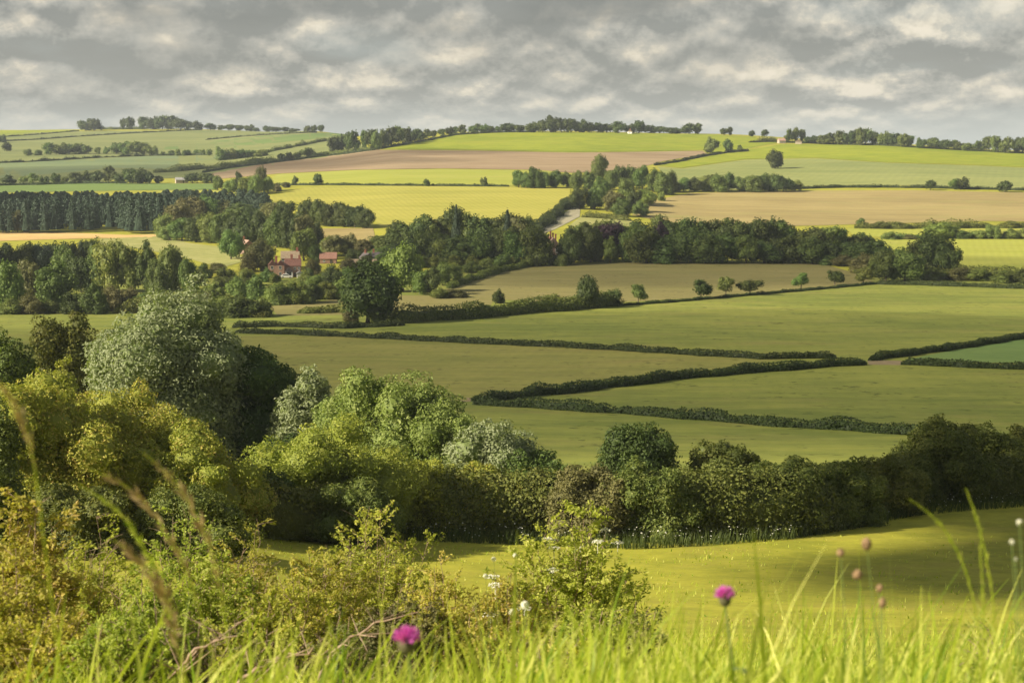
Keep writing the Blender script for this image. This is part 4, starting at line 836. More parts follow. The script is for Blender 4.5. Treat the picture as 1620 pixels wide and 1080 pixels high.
# ================================================================== dark wood on the right of the chimneys
V_top = [(900, 352), (935, 350), (960, 350), (1000, 350), (1030, 338), (1060, 345), (1090, 341), (1110, 348), (1150, 345), (1180, 350), (1215, 340), (1235, 350), (1270, 355), (1310, 356), (1350, 368), (1392, 374)]
row(fill(915, 1385, 21, [(915, 402), (1385, 402)], V_top, 48, 6, 16, ['oak', 'oak', 'mid'], ['tree']), 'tree', 'oak', '{} tree from the left along the back of the long dark wood', 'back of the long dark wood')
row([(908, 415, 44, 358, None, 'oak'), (934, 415, 44, 352, None, 'oak'), (960, 412, 62, 352, None, 'purple'), (966, 416, 26, 374, 'tall', 'mid'), (998, 415, 44, 358, None, 'mid'), (1042, 413, 50, 352, None, 'purple')] + fill(1022, 1388, 28, [(1020, 416), (1290, 416.5), (1388, 420)], [(1020, 362), (1388, 380)], 54, 11, 17, ['oak', 'oak', 'mid'], ['tree']), 'tree', 'oak',
    '{} tree from the left along the front of the long dark wood', 'front of the long dark wood')
row([(1308, 419, 40, 402, None, 'mid'), (1335, 421, 44, 403, None, 'brown'), (1362, 432, 44, 402, None, 'brown'), (1385, 438, 40, 405, None, 'thorn')], 'bush', 'mid', '{} bush from the left at the right end of the dark wood', 'bushes at the right end of the dark wood')
row([(1402, 446, 46, 396, None, 'oak'), (1432, 446, 56, 392, None, 'mid'), (1452, 438, 56, 376, None, 'oak'), (1480, 438, 64, 368, None, 'oak'), (1505, 440, 46, 392, None, 'oak')], 'tree', 'oak', '{} tree from the left in the dark clump against the bright field', 'dark clump against the bright field')
row([(1478, 443, 46, 423, None, 'thorn'), (1515, 443, 46, 422, None, 'brown'), (1545, 444, 40, 424, None, 'thorn'), (1585, 447, 40, 428, None, 'thorn'), (1618, 447, 36, 424, None, 'oak')], 'bush', 'thorn', '{} bush from the left along the broad thorn hedge', 'bushes along the broad thorn hedge')

plant(902, 419, 40, 372, 'tree', 'mid', 'round tree hiding the right side of the chimneyed mansion')
plant(872, 420, 22, 398, 'bush', 'oak', 'dark bush under the left end of the chimneyed mansion')
plant(888, 421, 24, 402, 'bush', 'mid', 'green bush before the door of the chimneyed mansion')
row([(424, 446, 26, 424, 'bush', 'mid'), (436, 448, 22, 432, 'bush', 'thorn'), (486, 445, 24, 424, 'bush', 'oak'), (494, 438, 26, 410, 'tree', 'brown')], 'bush', 'mid', '{} garden plant from the left close against the brick house', 'plants close to the brick house')
# ================================================================== hedgerow trees of the brown field
plant(788, 480, 22, 457, 'bush', 'oak', 'round bush in the tall hedge left of the pointed tree')
plant(928, 488, 37, 436, 'tree', 'oak', 'dark pointed tree in the tall overgrown hedge')
plant(967, 484, 38, 457, 'bush', 'oak', 'dark spreading bush right of the pointed hedge tree')
plant(870, 489, 40, 465, 'bush', 'thorn', 'low wide bush in the middle of the tall hedge')
plant(1010, 479, 30, 450, 'field', 'mid', 'leaning small tree next right from the dark hedge bush')
row([(1109, 473, 36, 442, None, 'oak'), (1148, 467, 26, 438, None, 'mid'), (1186, 467, 36, 443, None, 'oak'), (1267, 457, 24, 432, None, 'mid'), (1321, 451, 28, 428, None, 'oak'), (1366, 449, 34, 424, None, 'thorn')], 'field', 'oak', '{} small field tree from the left along the low thin hedge', 'small trees along the low thin hedge')
# ================================================================== the big bushes and trees of the near slope
def big(u, y, w, vt, mat, label, n=9000, leaf=0.2, lobes=18, seed=1, shape='bush', depth=1.0, name='bush', cat='bush', group=None, lobe_r=(0.26, 0.42), spread=0.68, z0=-0.03, up=0.35):
    a = float(ray(u, 700)[0]); x = a * y; z = float(gz(x, y))
    H = float(ray(u, vt)[1]) * y - z; Wd = w * y / F
    rng = np.random.default_rng(seed)
    root = empty(name, (x, y, z)); tag(root, label, cat, group)
    crown_mb(rng, Wd / 2, Wd / 2 * depth, z0 * H, H, int(lobes * 1.3), int(n * 2.2), leaf * 1.0, spread, (lobe_r[0] * 0.85, lobe_r[1] * 0.85), shape, up, aspect=0.5, sub=6).build('crown', LM[mat], root)
    trunk_mb(rng, H, 0.012 * H + 0.05, 0.55, 6, min(0.22, 0.28 * Wd / H)).build('trunk' if cat == 'tree' else 'stem', M_BARK, root, True)
    return root
big(272, 140, 262, 462, 'silver', 'tall silvery tree rising behind the golden hawthorns', n=26000, leaf=0.30, lobes=34, seed=11, name='tree', cat='tree', lobe_r=(0.24, 0.40), spread=0.60)
big(390, 143, 200, 548, 'mid', 'dark green tree against the right side of the silvery tree', n=12000, leaf=0.32, lobes=22, seed=12, name='tree', cat='tree')
big(100, 168, 122, 500, 'thorn', 'dull olive tree left of the silvery tree', n=8000, leaf=0.34, lobes=18, seed=13, name='tree', cat='tree')
big(6, 122, 120, 524, 'mid', 'dark green bush cut by the left edge of picture', n=8000, leaf=0.26, seed=14)
big(96, 100, 74, 572, 'yellow', 'small bright yellow green bush topping the golden hawthorns', n=5000, leaf=0.18, seed=15)
big(52, 82, 290, 600, 'gold', 'leftmost big golden hawthorn', n=20000, leaf=0.16, lobes=30, seed=16, lobe_r=(0.20, 0.36), spread=0.72)
big(185, 86, 300, 622, 'gold', 'tallest golden hawthorn below the silvery tree', n=20000, leaf=0.16, lobes=30, seed=17, lobe_r=(0.20, 0.36), spread=0.72)
big(312, 84, 240, 672, 'gold', 'golden hawthorn at the right end of its thicket', n=15000, leaf=0.16, lobes=26, seed=18, lobe_r=(0.20, 0.36), spread=0.72)
big(-12, 72, 110, 640, 'mid', 'shaded green bush under the leftmost golden hawthorn', n=7000, leaf=0.16, seed=19)
big(515, 96, 270, 672, 'yellow', 'broad yellow green hawthorn beside the golden thicket', n=18000, leaf=0.17, lobes=28, seed=20, lobe_r=(0.20, 0.36), spread=0.72)
big(488, 138, 130, 585, 'silver', 'grey green bush between the silvery tree and the pale elder', n=8000, leaf=0.27, seed=21)
big(558, 130, 140, 592, 'elder', 'pale elder with a narrow top above the yellow hawthorn', n=8000, leaf=0.25, seed=22)
big(628, 122, 230, 590, 'elder', 'tallest pale green elder above the olive pasture', n=15000, leaf=0.24, lobes=26, seed=23, lobe_r=(0.2, 0.36), spread=0.72)
big(708, 118, 140, 642, 'elder', 'small pale elder on the right side of the tallest elder', n=8000, leaf=0.23, seed=24)
big(778, 112, 190, 668, 'silver', 'grey green elder sloping down towards the nearest pasture', n=10000, leaf=0.22, seed=25)
big(852, 110, 130, 716, 'mid', 'low green bush at the end of the elder thicket', n=6000, leaf=0.22, seed=26)
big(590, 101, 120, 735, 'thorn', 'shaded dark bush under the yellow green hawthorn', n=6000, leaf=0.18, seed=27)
big(665, 102, 140, 726, 'yellow', 'yellow green bush at the left end of the near hedge', n=9000, leaf=0.18, seed=28)
big(760, 103, 150, 738, 'gold', 'golden brown bush in the near hedge below the grey elder', n=9000, leaf=0.18, seed=29)
big(850, 103, 140, 744, 'thorn', 'dark green bush in the near hedge left of the brownish one', n=8000, leaf=0.18, seed=30)
for u, y, w, vt, m, lab, sd in [
    (940, 103, 150, 738, 'brown', 'brownish thorn bush in the near hedge, first from the left', 31), (1035, 103, 165, 730, 'thorn', 'second thorn bush from left in the dark near hedge', 32),
    (1135, 106, 165, 727, 'thorn', 'third thorn bush from left in the dark near hedge', 33), (1235, 108, 155, 724, 'thorn', 'fourth thorn bush from left in the dark near hedge', 34),
    (1330, 112, 140, 722, 'thorn', 'fifth thorn bush from left in the dark near hedge', 35), (1405, 119, 120, 716, 'thorn', 'sixth thorn bush from left in the dark near hedge', 36)]:
    big(u, y - 3, w, vt + 6, m, lab, n=9500, leaf=0.19, lobes=24, seed=sd, group='thorn bushes of the dark near hedge', lobe_r=(0.22, 0.36), spread=0.74)
big(120, 70, 210, 772, 'thorn', 'dark bush added as the shaded foot of the two left golden hawthorns', n=8000, leaf=0.15, seed=50)  # dark-leaved bushes added in place of the shade under the hawthorns
big(300, 72, 170, 768, 'thorn', 'dark bush added as the shaded foot of the rightmost golden hawthorn', n=8000, leaf=0.15, seed=51)
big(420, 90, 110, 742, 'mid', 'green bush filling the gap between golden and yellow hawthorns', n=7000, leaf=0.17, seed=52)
big(555, 90, 160, 762, 'thorn', 'dark bush added as the shaded foot of the broad yellow hawthorn', n=8000, leaf=0.16, seed=53)  # its dark leaves stand in for shade below the yellow hawthorn
big(455, 126, 120, 690, 'oak', 'dark bush behind the gap left of the yellow hawthorn', n=7000, leaf=0.24, seed=54)
big(1015, 118, 160, 674, 'oak', 'dark round bush rising above the near hedge', n=9000, leaf=0.22, seed=37)
big(1146, 119, 125, 702, 'thorn', 'green bush peeping over the near hedge', n=6000, leaf=0.22, seed=38)
big(1478, 126, 165, 664, 'thorn', 'tall dark thorn at the meeting of the two hedges', n=12000, leaf=0.22, lobes=24, seed=39)
big(1560, 131, 150, 676, 'thorn', 'broad dark thorn near the right edge', n=11000, leaf=0.22, lobes=22, seed=40)
big(1640, 134, 120, 678, 'thorn', 'dark thorn cut by the right edge of picture', n=9000, leaf=0.22, seed=41)

hedge([(600, 838), (700, 842), (850, 847), (1000, 851), (1120, 846), (1250, 836), (1350, 820), (1440, 801), (1530, 792), (1680, 784)], 4.6, 3.5, 'thorn', 'long overgrown thorn hedge across the foot of the sunlit slope', leaf=0.21, seed=45, rough=0.28)
hedge([(540, 846), (450, 850), (330, 846), (200, 850)], 3.6, 2.6, 'thorn', 'low shaded hedge under the yellow and golden hawthorns', leaf=0.2, seed=46, rough=0.4)

# ================================================================== grass
M_BLADE = leaf_mat('grass_blade', [(0.150, 0.260, 0.020), (0.400, 0.460, 0.040), (0.70, 0.68, 0.20)], 0.45, 0.0, 0.0, rough=0.45)
M_STRAW = leaf_mat('straw', [(0.32, 0.25, 0.11), (0.42, 0.33, 0.16), (0.50, 0.42, 0.24)], 0.35, 0.0, 0.0)
def blades(name, X, Y, hgt, wid, lean, rng, mat, label, segs=5, wind=(0.25, 0.0), straw=0.0):
    n = len(X); t = np.linspace(0, 1, segs + 1)
    B = np.stack([X, Y, gz(X, Y) - 0.02], 1)
    a = rng.uniform(0, 6.28, n); dx = np.cos(a) * lean + wind[0] * hgt * rng.uniform(.2, 1.0, n); dy = np.sin(a) * lean + wind[1] * hgt
    cx = B[:, None, 0] + dx[:, None] * t[None] ** 2; cy = B[:, None, 1] + dy[:, None] * t[None] ** 2
    droop = np.hypot(dx, dy)
    cz = B[:, None, 2] + hgt[:, None] * t[None] - 0.45 * droop[:, None] * t[None] ** 3
    f = rng.uniform(0, 3.14, n); sx_, sy_ = np.cos(f), np.sin(f) * 0.7
    w = wid[:, None] * (1 - t[None] ** 1.6) * 0.5 + 0.0004
    Lp = np.stack([cx - sx_[:, None] * w, cy - sy_[:, None] * w, cz], -1); Rp = np.stack([cx + sx_[:, None] * w, cy + sy_[:, None] * w, cz], -1)
    V = np.stack([Lp, Rp], 2).reshape(-1, 3); k = 2 * (segs + 1)
    base = (np.arange(n) * k)[:, None]; s = np.arange(segs)[None] * 2
    Q = np.stack([base + s, base + s + 1, base + s + 3, base + s + 2], -1).reshape(-1, 4)
    tint = np.repeat(np.clip(rng.normal(0.5, 0.28, n), 0, 1), segs)
    return tag(link_mesh(name, mesh_np(name, V, [Q], tint), mat), label, 'grass', kind='stuff')
rng = np.random.default_rng(60)
def strip(n, y0, y1, dens, rng):
    y = np.exp(rng.uniform(math.log(y0), math.log(y1), n)); a = rng.uniform(-0.36, 0.36, n)
    x = a * y; clump = 0.5 + 0.5 * np.sin(x * 9 / y0 ** 0.5 + 2 * np.sin(y * 5 / y0 ** 0.5)) * np.sin(y * 7 / y0 ** 0.5 + 1.5 * np.sin(x * 6 / y0 ** 0.5))
    keep = rng.random(n) < dens(810 + a * F) * (0.25 + 0.95 * clump); return x[keep], y[keep]
X, Y = strip(26000, 2.3, 5.5, lambda u: np.interp(u, [0, 300, 700, 1000, 1150, 1620], [0.10, 0.16, 0.45, 0.8, 1, 1]), rng)
n = len(X); tall = rng.random(n) < 0.05
blades('grass', X, Y, rng.uniform(0.22, 0.56, n) * np.where(tall, 1.3, 1) * (0.86 + 0.22 * np.sin(X * 7 + 2 * np.sin(Y * 4))) * (0.80 + 0.05 * Y), rng.gamma(4.0, 0.0025, n), rng.uniform(0.03, 0.30, n), rng, M_BLADE, 'long bright green grass along the very front')
X, Y = strip(16000, 5.5, 17, lambda u: np.interp(u, [0, 700, 1000, 1150, 1620], [0.3, 0.5, 0.9, 1, 1]), rng); n = len(X)
blades('grass', X, Y, rng.uniform(0.12, 0.40, n), rng.uniform(0.006, 0.014, n), rng.uniform(0.03, 0.2, n), rng, M_BLADE, 'shorter grass falling away behind the front blades', segs=3)
X, Y = strip(30000, 17, 62, lambda u: np.ones_like(u), rng); n = len(X)
blades('grass', X, Y, rng.uniform(0.05, 0.30, n) * (0.7 + 0.5 * np.sin(X * 1.1 + np.sin(Y)) * np.sin(Y * 0.9)), rng.uniform(0.012, 0.035, n), rng.uniform(0.02, 0.14, n), rng, M_BLADE, 'short turf of the sunlit slope', segs=2)
X, Y = strip(15000, 60, 104, lambda u: np.where(u < 1250, 1, 0.4), rng); n = len(X)
blades('grass', X, Y, rng.uniform(0.06, 0.34, n) * (0.6 + 0.5 * np.sin(X * 0.5 + np.sin(Y * .6)) * np.sin(Y * 0.4)), rng.uniform(0.03, 0.08, n), rng.uniform(0.02, 0.2, n), rng, M_BLADE, 'tufty turf on the far part of the sunlit slope', segs=2)
# rank grass and white umbels at the hedge foot
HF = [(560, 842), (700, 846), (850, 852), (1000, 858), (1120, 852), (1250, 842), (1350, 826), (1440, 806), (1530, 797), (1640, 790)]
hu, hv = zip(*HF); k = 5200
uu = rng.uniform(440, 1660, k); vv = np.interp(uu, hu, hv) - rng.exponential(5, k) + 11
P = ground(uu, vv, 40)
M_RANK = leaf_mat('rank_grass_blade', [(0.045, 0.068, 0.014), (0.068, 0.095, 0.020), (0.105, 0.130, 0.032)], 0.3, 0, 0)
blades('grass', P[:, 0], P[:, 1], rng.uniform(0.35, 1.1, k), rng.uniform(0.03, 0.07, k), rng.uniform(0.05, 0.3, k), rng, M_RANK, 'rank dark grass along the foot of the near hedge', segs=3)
M_WHITE = leaf_mat('white_petal', [(0.55, 0.55, 0.46), (0.68, 0.67, 0.58), (0.8, 0.79, 0.7)], 0.3, 0, 0)
k = 420; uu = np.concatenate([rng.uniform(600, 1640, 320), rng.normal(1290, 60, 100)]); vv = np.interp(uu, hu, hv) - rng.exponential(6, k) + 10
P = ground(uu, vv, 40); P[:, 2] += rng.uniform(0.3, 1.0, k)
mb = MB(); V, Q = leaf_quads(P, np.tile([0.0, -0.5, 1.0], (k, 1)) + rng.normal(0, 0.3, (k, 3)), rng.uniform(0.05, 0.13, k), rng, 0.9); mb.add(V, Q)
tag(mb.build('wildflowers', M_WHITE), 'white umbels dotting the rank grass at the hedge foot', 'wildflowers', kind='stuff')

# ================================================================== scrub at the front: stems, twigs and single leaves
def scrub(u, y, w, vt, mat, label, seed, stems=22, leaf=0.035, per=16, twigs=9, bare=0.1, flowers=0, name='bush', cat='bush', group=None, depth=0.8, stemr=0.007, droop=0.15):
    rng = np.random.default_rng(seed); per = int(per * 1.75); leaf *= 0.95; twigs = int(twigs * 1.15)
    a = float(ray(u, 900)[0]); x = a * y; z = float(gz(x, y)); H = float(ray(u, vt)[1]) * y - z; R = w * y / F / 2
    root = empty(name, (x, y, z)); tag(root, label, cat, group)
    st = MB(); C, Nn, tn, tint = [], [], [], []; tips = []
    for k in range(stems):
        an = k * 2.4 + rng.uniform(-.5, .5); rr = R * math.sqrt((k + 0.5) / stems) * rng.uniform(0.75, 1.1)
        h = H * (1 - 0.45 * (rr / R) ** 2) * rng.uniform(0.72, 1.04)
        if k == 0: h = H
        tip = np.array([math.cos(an) * rr, math.sin(an) * rr * depth, h]); b0 = np.array([math.cos(an) * rr * 0.35, math.sin(an) * rr * 0.35 * depth, -0.03])
        t = np.linspace(0, 1, 7)[:, None]
        P = b0 * (1 - t) + tip * t; P[:, 2] = -0.03 + (h + 0.03) * np.linspace(0, 1, 7) ** 0.85; P[:, :2] += rng.normal(0, 0.02 * H, (7, 2)) * t
        st.tube(P, stemr * (1 - 0.75 * t[:, 0]), 4, tint=rng.uniform(.2, .8)); tips.append(P[-1])
        stem_t = rng.uniform(0.25, 0.75)
        for j in range(twigs):
            f = rng.uniform(0.25, 1.0); base = np.array([np.interp(f, np.linspace(0, 1, 7), P[:, q]) for q in range(3)])
            a2 = rng.uniform(0, 6.28); ln = rng.uniform(0.12, 0.30) * H * (1.25 - 0.6 * f)
            d = np.array([math.cos(a2), math.sin(a2), rng.uniform(0.25, 1.3)]); d /= np.linalg.norm(d)
            tt = np.linspace(0, 1, 4)[:, None]; TP = base + d * ln * tt; TP[:, 2] -= droop * ln * tt[:, 0] ** 2
            st.tube(TP, stemr * 0.42 * (1 - 0.6 * tt[:, 0]), 3, tint=rng.uniform(.2, .9))
            if rng.random() < bare: continue
            m = per; g = rng.uniform(0.1, 1.05, m); pos = base + d * ln * g[:, None]; pos[:, 2] -= droop * ln * g ** 2
            off = norm(rng.normal(size=(m, 3))); pos = pos + off * leaf * rng.uniform(0.3, 1.1, m)[:, None]
            C.append(pos); nn = off * 0.6 + rng.normal(0, 0.5, (m, 3)); nn[:, 2] += 0.5; Nn.append(nn); tn.append(d + off * 0.9)
            tint.append(np.clip(stem_t + rng.normal(0, 0.2, m), 0, 1))
    st.build('stem', M_TWIG, root, True)
    C = np.concatenate(C); V, Q = leaf_quads(C, np.concatenate(Nn), leaf * rng.uniform(0.6, 1.35, len(C)), rng, 0.55, np.concatenate(tn), 0.14)
    lv = MB(); lv.add(V, Q, tq=np.concatenate(tint)); lv.build('foliage', LM[mat], root)
    for k in range(flowers):
        tp = tips[(k * 3 + 1) % len(tips)] + rng.normal(0, 0.05, 3); fm = MB(); r = rng.uniform(0.045, 0.075)
        n = 60; aa = rng.uniform(0, 6.28, n); q = r * np.sqrt(rng.random(n)); FC = np.stack([np.cos(aa) * q, np.sin(aa) * q, 0.02 + rng.normal(0, 0.006, n) - q * 0.3], 1) + tp
        V, Q = leaf_quads(FC, np.tile([0.0, -0.4, 1.0], (n, 1)) + rng.normal(0, 0.35, (n, 3)), rng.uniform(0.012, 0.02, n), rng, 0.9); fm.add(V, Q)
        fm.tube(np.array([tp - [0, 0, 0.12], tp]), 0.003, 3)
        fm.build('flower_cluster', M_WHITE, root)
    return root
scrub(48, 11.0, 190, 792, 'scrub', 'tall yellowish scrub bush at the left edge', 70, 30, 0.040, 20)
scrub(150, 13.5, 150, 815, 'scrubg', 'bright scrub bush with bare twigs beside the yellowish one', 71, 20, 0.036, 14, bare=0.35)
scrub(292, 15.0, 150, 800, 'scrubg', 'spiky upright scrub bush on the left slope', 72, 20, 0.036, 17)
scrub(398, 16.0, 130, 822, 'scrub', 'thin scrub bush with one upright sprig', 73, 18, 0.036, 15)
scrub(230, 10.0, 230, 905, 'scrubg', 'low spreading scrub between the two upright bushes', 74, 26, 0.032, 17)
scrub(455, 12.5, 210, 900, 'scrub', 'low scrub in front of the thin sprigged bush', 75, 26, 0.034, 17)
scrub(590, 16.0, 250, 806, 'scrub', 'big airy brownish rose scrub in the middle front', 76, 40, 0.036, 18, twigs=11)
scrub(690, 14.0, 130, 880, 'scrub', 'small brownish scrub at the right side of the rose scrub', 77, 20, 0.033, 16)
scrub(905, 16.5, 235, 806, 'scrubg', 'bright green elder bush with white flower heads', 78, 40, 0.048, 17, twigs=10, flowers=7)
scrub(800, 14.0, 150, 905, 'scrub', 'low twiggy scrub left of the flowering elder', 79, 22, 0.034, 14, flowers=4)
scrub(1000, 12.5, 130, 948, 'thorn', 'dark low bramble right of the flowering elder', 80, 16, 0.034, 10, bare=0.3)
scrub(80, 8.0, 220, 945, 'scrub', 'low golden scrub in the bottom left corner', 81, 24, 0.028, 16)
scrub(300, 7.6, 240, 985, 'brown', 'low dry scrub at the bottom left of the thistle', 82, 24, 0.026, 11, bare=0.45)
scrub(540, 9.0, 240, 975, 'brown', 'low dry brown scrub behind the nearest thistle', 83, 26, 0.028, 12, bare=0.4)
scrub(860, 10.0, 220, 985, 'scrub', 'low dull scrub under the flowering elder', 84, 22, 0.028, 13, bare=0.25)
scrub(1560, 6.5, 130, 990, 'scrubg', 'small pale flowering weed clump by the right edge', 85, 16, 0.018, 12)

scrub(20, 9.0, 200, 868, 'scrub', 'golden scrub against the left edge below the tall one', 130, 26, 0.034, 18)
scrub(120, 12.0, 170, 868, 'scrub', 'golden scrub in front of the bush with bare twigs', 131, 24, 0.036, 18)
scrub(345, 12.5, 190, 872, 'scrubg', 'leafy green scrub right of the spiky upright bush', 132, 26, 0.036, 18)
scrub(505, 15.0, 170, 862, 'scrub', 'olive scrub left of the big rose scrub', 133, 24, 0.036, 18)
scrub(180, 7.5, 260, 968, 'scrubg', 'low green scrub along the bottom left', 134, 26, 0.027, 16)
scrub(410, 9.0, 230, 950, 'scrub', 'low yellow scrub above the dry branches', 135, 28, 0.029, 16, bare=0.2)
scrub(640, 11.0, 220, 950, 'brown', 'brown leafy scrub at the foot of the rose scrub', 136, 28, 0.032, 16)
scrub(745, 11.0, 190, 958, 'scrub', 'dull scrub between the rose scrub and the elder', 137, 26, 0.032, 15)
scrub(940, 11.5, 170, 965, 'scrubg', 'low green scrub at the right foot of the elder', 138, 22, 0.032, 15)

# dry fallen branches
def branch(pts, y, label, seed, r=0.011):
    rng = np.random.default_rng(seed); P = np.array([at(u, v, y)[:] for u, v in pts]); q = np.linspace(0, 1, 14)
    k = np.linspace(0, 1, len(P)); PP = np.stack([np.interp(q, k, P[:, i]) for i in range(3)], 1) + rng.normal(0, 0.006, (14, 3))
    mb = MB(); mb.tube(PP, r * (1 - 0.75 * q), 5)
    for j in range(9):
        b = PP[rng.integers(2, 13)]; d = norm(rng.normal(size=3) + np.array([0, 0, 0.5])); t = np.linspace(0, 1, 4)[:, None]
        mb.tube(b + d * rng.uniform(0.08, 0.3) * t, r * 0.45 * (1 - 0.7 * t[:, 0]), 4)
    tag(mb.build('branch', M_TWIG, None, True), label, 'branch')
branch([(500, 1075), (525, 1035), (560, 1003), (605, 982), (660, 966)], 8.2, 'dry grey branch slanting up left of the nearest thistle', 90)
branch([(285, 1085), (292, 1050), (305, 1030), (330, 1018), (372, 1006)], 7.0, 'arched dry branch low in the bottom left scrub', 91)
branch([(380, 1080), (420, 1048), (450, 1040), (520, 1025)], 7.4, 'short dry branch between the arched branch and slanting branch', 92)

# ================================================================== flowers, seed heads and seeding grasses
M_PURPLE = leaf_mat('purple_floret', [(0.50, 0.06, 0.46), (0.68, 0.13, 0.62), (0.82, 0.28, 0.76)], 0.35, 0, 0)
M_STEM = simple_mat('green_stem', (0.16, 0.22, 0.06), (0.11, 0.15, 0.04), 40, 0.6)
M_BRACT = simple_mat('bract', (0.14, 0.13, 0.06), (0.06, 0.055, 0.03), 180, 0.7)
M_HEAD = simple_mat('seed_head', (0.30, 0.20, 0.11), (0.15, 0.095, 0.05), 220, 0.9)
def stalk(P0, P1, bend, r, mb, seed=0, k=9):
    t = np.linspace(0, 1, k)[:, None]; P = P0 * (1 - t) + P1 * t
    P[:, 0] += bend * np.sin(t[:, 0] * math.pi) ; mb.tube(P, r * (1 - 0.35 * t[:, 0]), 5); return P
def thistle(u, v, y, size, label, seed):
    rng = np.random.default_rng(seed); c = np.array(at(u, v, y)); z = float(gz(c[0], y)); root = empty('thistle', (c[0], y, z)); tag(root, label, 'flower')
    o = np.array([c[0], y, z]); hd = c - o; mb = MB(); stalk(np.array([0.03, 0.02, 0.0]), hd - [0, 0, size * 0.45], 0.015, 0.0028, mb)
    mb.build('stem', M_STEM, root, True)
    ib = MB(); ib.add(ICO_V * np.array([0.36, 0.36, 0.42]) * size * (1 + 0.08 * np.sin(ICO_V[:, :1] * 20) * np.sin(ICO_V[:, 2:] * 18)) + hd - [0, 0, size * 0.25], T=ICO_T); ib.build('involucre', M_BRACT, root)
    n = 420; a = rng.uniform(0, 6.28, n); tl = np.arccos(rng.uniform(0.05, 1, n)) * 1.05; d = np.stack([np.cos(a) * np.sin(tl), np.sin(a) * np.sin(tl), np.cos(tl)], 1)
    C = hd - [0, 0, size * 0.08] + d * size * rng.uniform(0.22, 0.5, n)[:, None]
    V, Q = leaf_quads(C, np.cross(d, rng.normal(size=(n, 3))), size * rng.uniform(0.25, 0.4, n), rng, 0.22, d, 0.02); fb = MB(); fb.add(V, Q, tq=rng.random(n)); fb.build('flower_head', M_PURPLE, root)
    for k in range(4):
        lf = MB(); a = k * 1.9; zz_ = hd[2] * (0.2 + 0.17 * k); t = np.linspace(0, 1, 6); ln = 0.09 * (1 - 0.12 * k)
        cx = np.cos(a) * ln * t; cy = np.sin(a) * ln * t; cz = zz_ + 0.05 * t - 0.05 * t ** 2; w = 0.012 * np.sin(math.pi * (t * 0.92 + 0.06)) * (1 + 0.35 * np.sin(t * 25))
        V = np.concatenate([np.stack([cx - np.sin(a) * w, cy + np.cos(a) * w, cz], 1), np.stack([cx + np.sin(a) * w, cy - np.cos(a) * w, cz], 1)]); lf.add(V, [(i, i + 1, i + 7, i + 6) for i in range(5)]); lf.build('leaf', M_STEM, root)
thistle(643, 1008, 2.7, 0.042, 'magenta thistle flower nearest to the camera among dry scrub', 95)
thistle(1147, 940, 3.2, 0.036, 'smaller magenta thistle flower above the right hand grass', 96)
def seedhead(u, v, y, size, label, seed, lean=0.0, pod=1.0):
    c = np.array(at(u, v, y)); x0 = c[0] + lean; z = float(gz(x0, y)); root = empty('seed_head', (x0, y, z)); tag(root, label, 'seed head', 'brown seed heads above the right hand grass')
    hd = c - np.array([x0, y, z]); mb = MB(); stalk(np.array([0, 0, 0.0]), hd, 0.01, 0.0012, mb); mb.build('stem', M_STEM, root, True)
    hb = MB(); hb.add(ICO_V * np.array([0.5, 0.5, 0.55 * pod]) * size * (1 + 0.12 * np.sin(ICO_V[:, :1] * 14 + seed) * np.sin(ICO_V[:, 2:] * 13)) + hd, T=ICO_T)
    rng = np.random.default_rng(seed); d = norm(rng.normal(size=(60, 3))); V, Q = leaf_quads(hd + d * size * 0.5, np.cross(d, rng.normal(size=(60, 3))), size * 0.3, rng, 0.3, d); hb.add(V, Q); hb.build('head', M_HEAD, root)
seedhead(1330, 874, 3.0, 0.014, 'pinkish brown seed head, left of the pale oval one', 100, 0.02)
seedhead(1371, 860, 3.0, 0.018, 'pale oval seed head, highest of the brown cluster', 101, 0.05, 1.3)
seedhead(1357, 908, 2.8, 0.016, 'brown seed head below the pinkish and the oval ones', 102, 0.03)
seedhead(1392, 930, 2.8, 0.012, 'dark bud, upper of the close pair below the cluster', 103, -0.01)
seedhead(1396, 953, 2.8, 0.012, 'dark bud, lower of the close pair below the cluster', 104, -0.01, 1.4)
def daisy(u, v, y, size, label, seed):
    rng = np.random.default_rng(seed); c = np.array(at(u, v, y)); z = float(gz(c[0], y)); root = empty('wildflower', (c[0], y, z)); tag(root, label, 'flower')
    hd = c - np.array([c[0], y, z]); mb = MB(); stalk(np.array([0.02, 0, 0.0]), hd, 0.012, 0.0013, mb); mb.build('stem', M_STEM, root, True)
    n = 26; d = norm(rng.normal(size=(n, 3)) + [0, 0, 0.6]); V, Q = leaf_quads(hd + d * size * 0.3, d, size * 0.5, rng, 0.7); f = MB(); f.add(V, Q); f.build('petals', M_WHITE, root)
daisy(1601, 857, 2.9, 0.012, 'white flower by the right edge, second from top', 110)
daisy(1613, 826, 2.9, 0.014, 'white flower touching the right edge, topmost', 111)
daisy(1607, 884, 2.9, 0.008, 'tiny white flower by the right edge, lowest', 112)
daisy(830, 957, 6.0, 0.045, 'pale flower head in front of the elder, right of two', 113)
daisy(811, 968, 6.0, 0.036, 'pale flower head in front of the elder, left of two', 114)
daisy(781, 884, 9.0, 0.036, 'white flower standing clear of the rose scrub', 115)
daisy(815, 878, 9.0, 0.034, 'white flower just left of the elder top', 116)
daisy(768, 911, 9.0, 0.036, 'flat white flower lower left of the elder', 117)

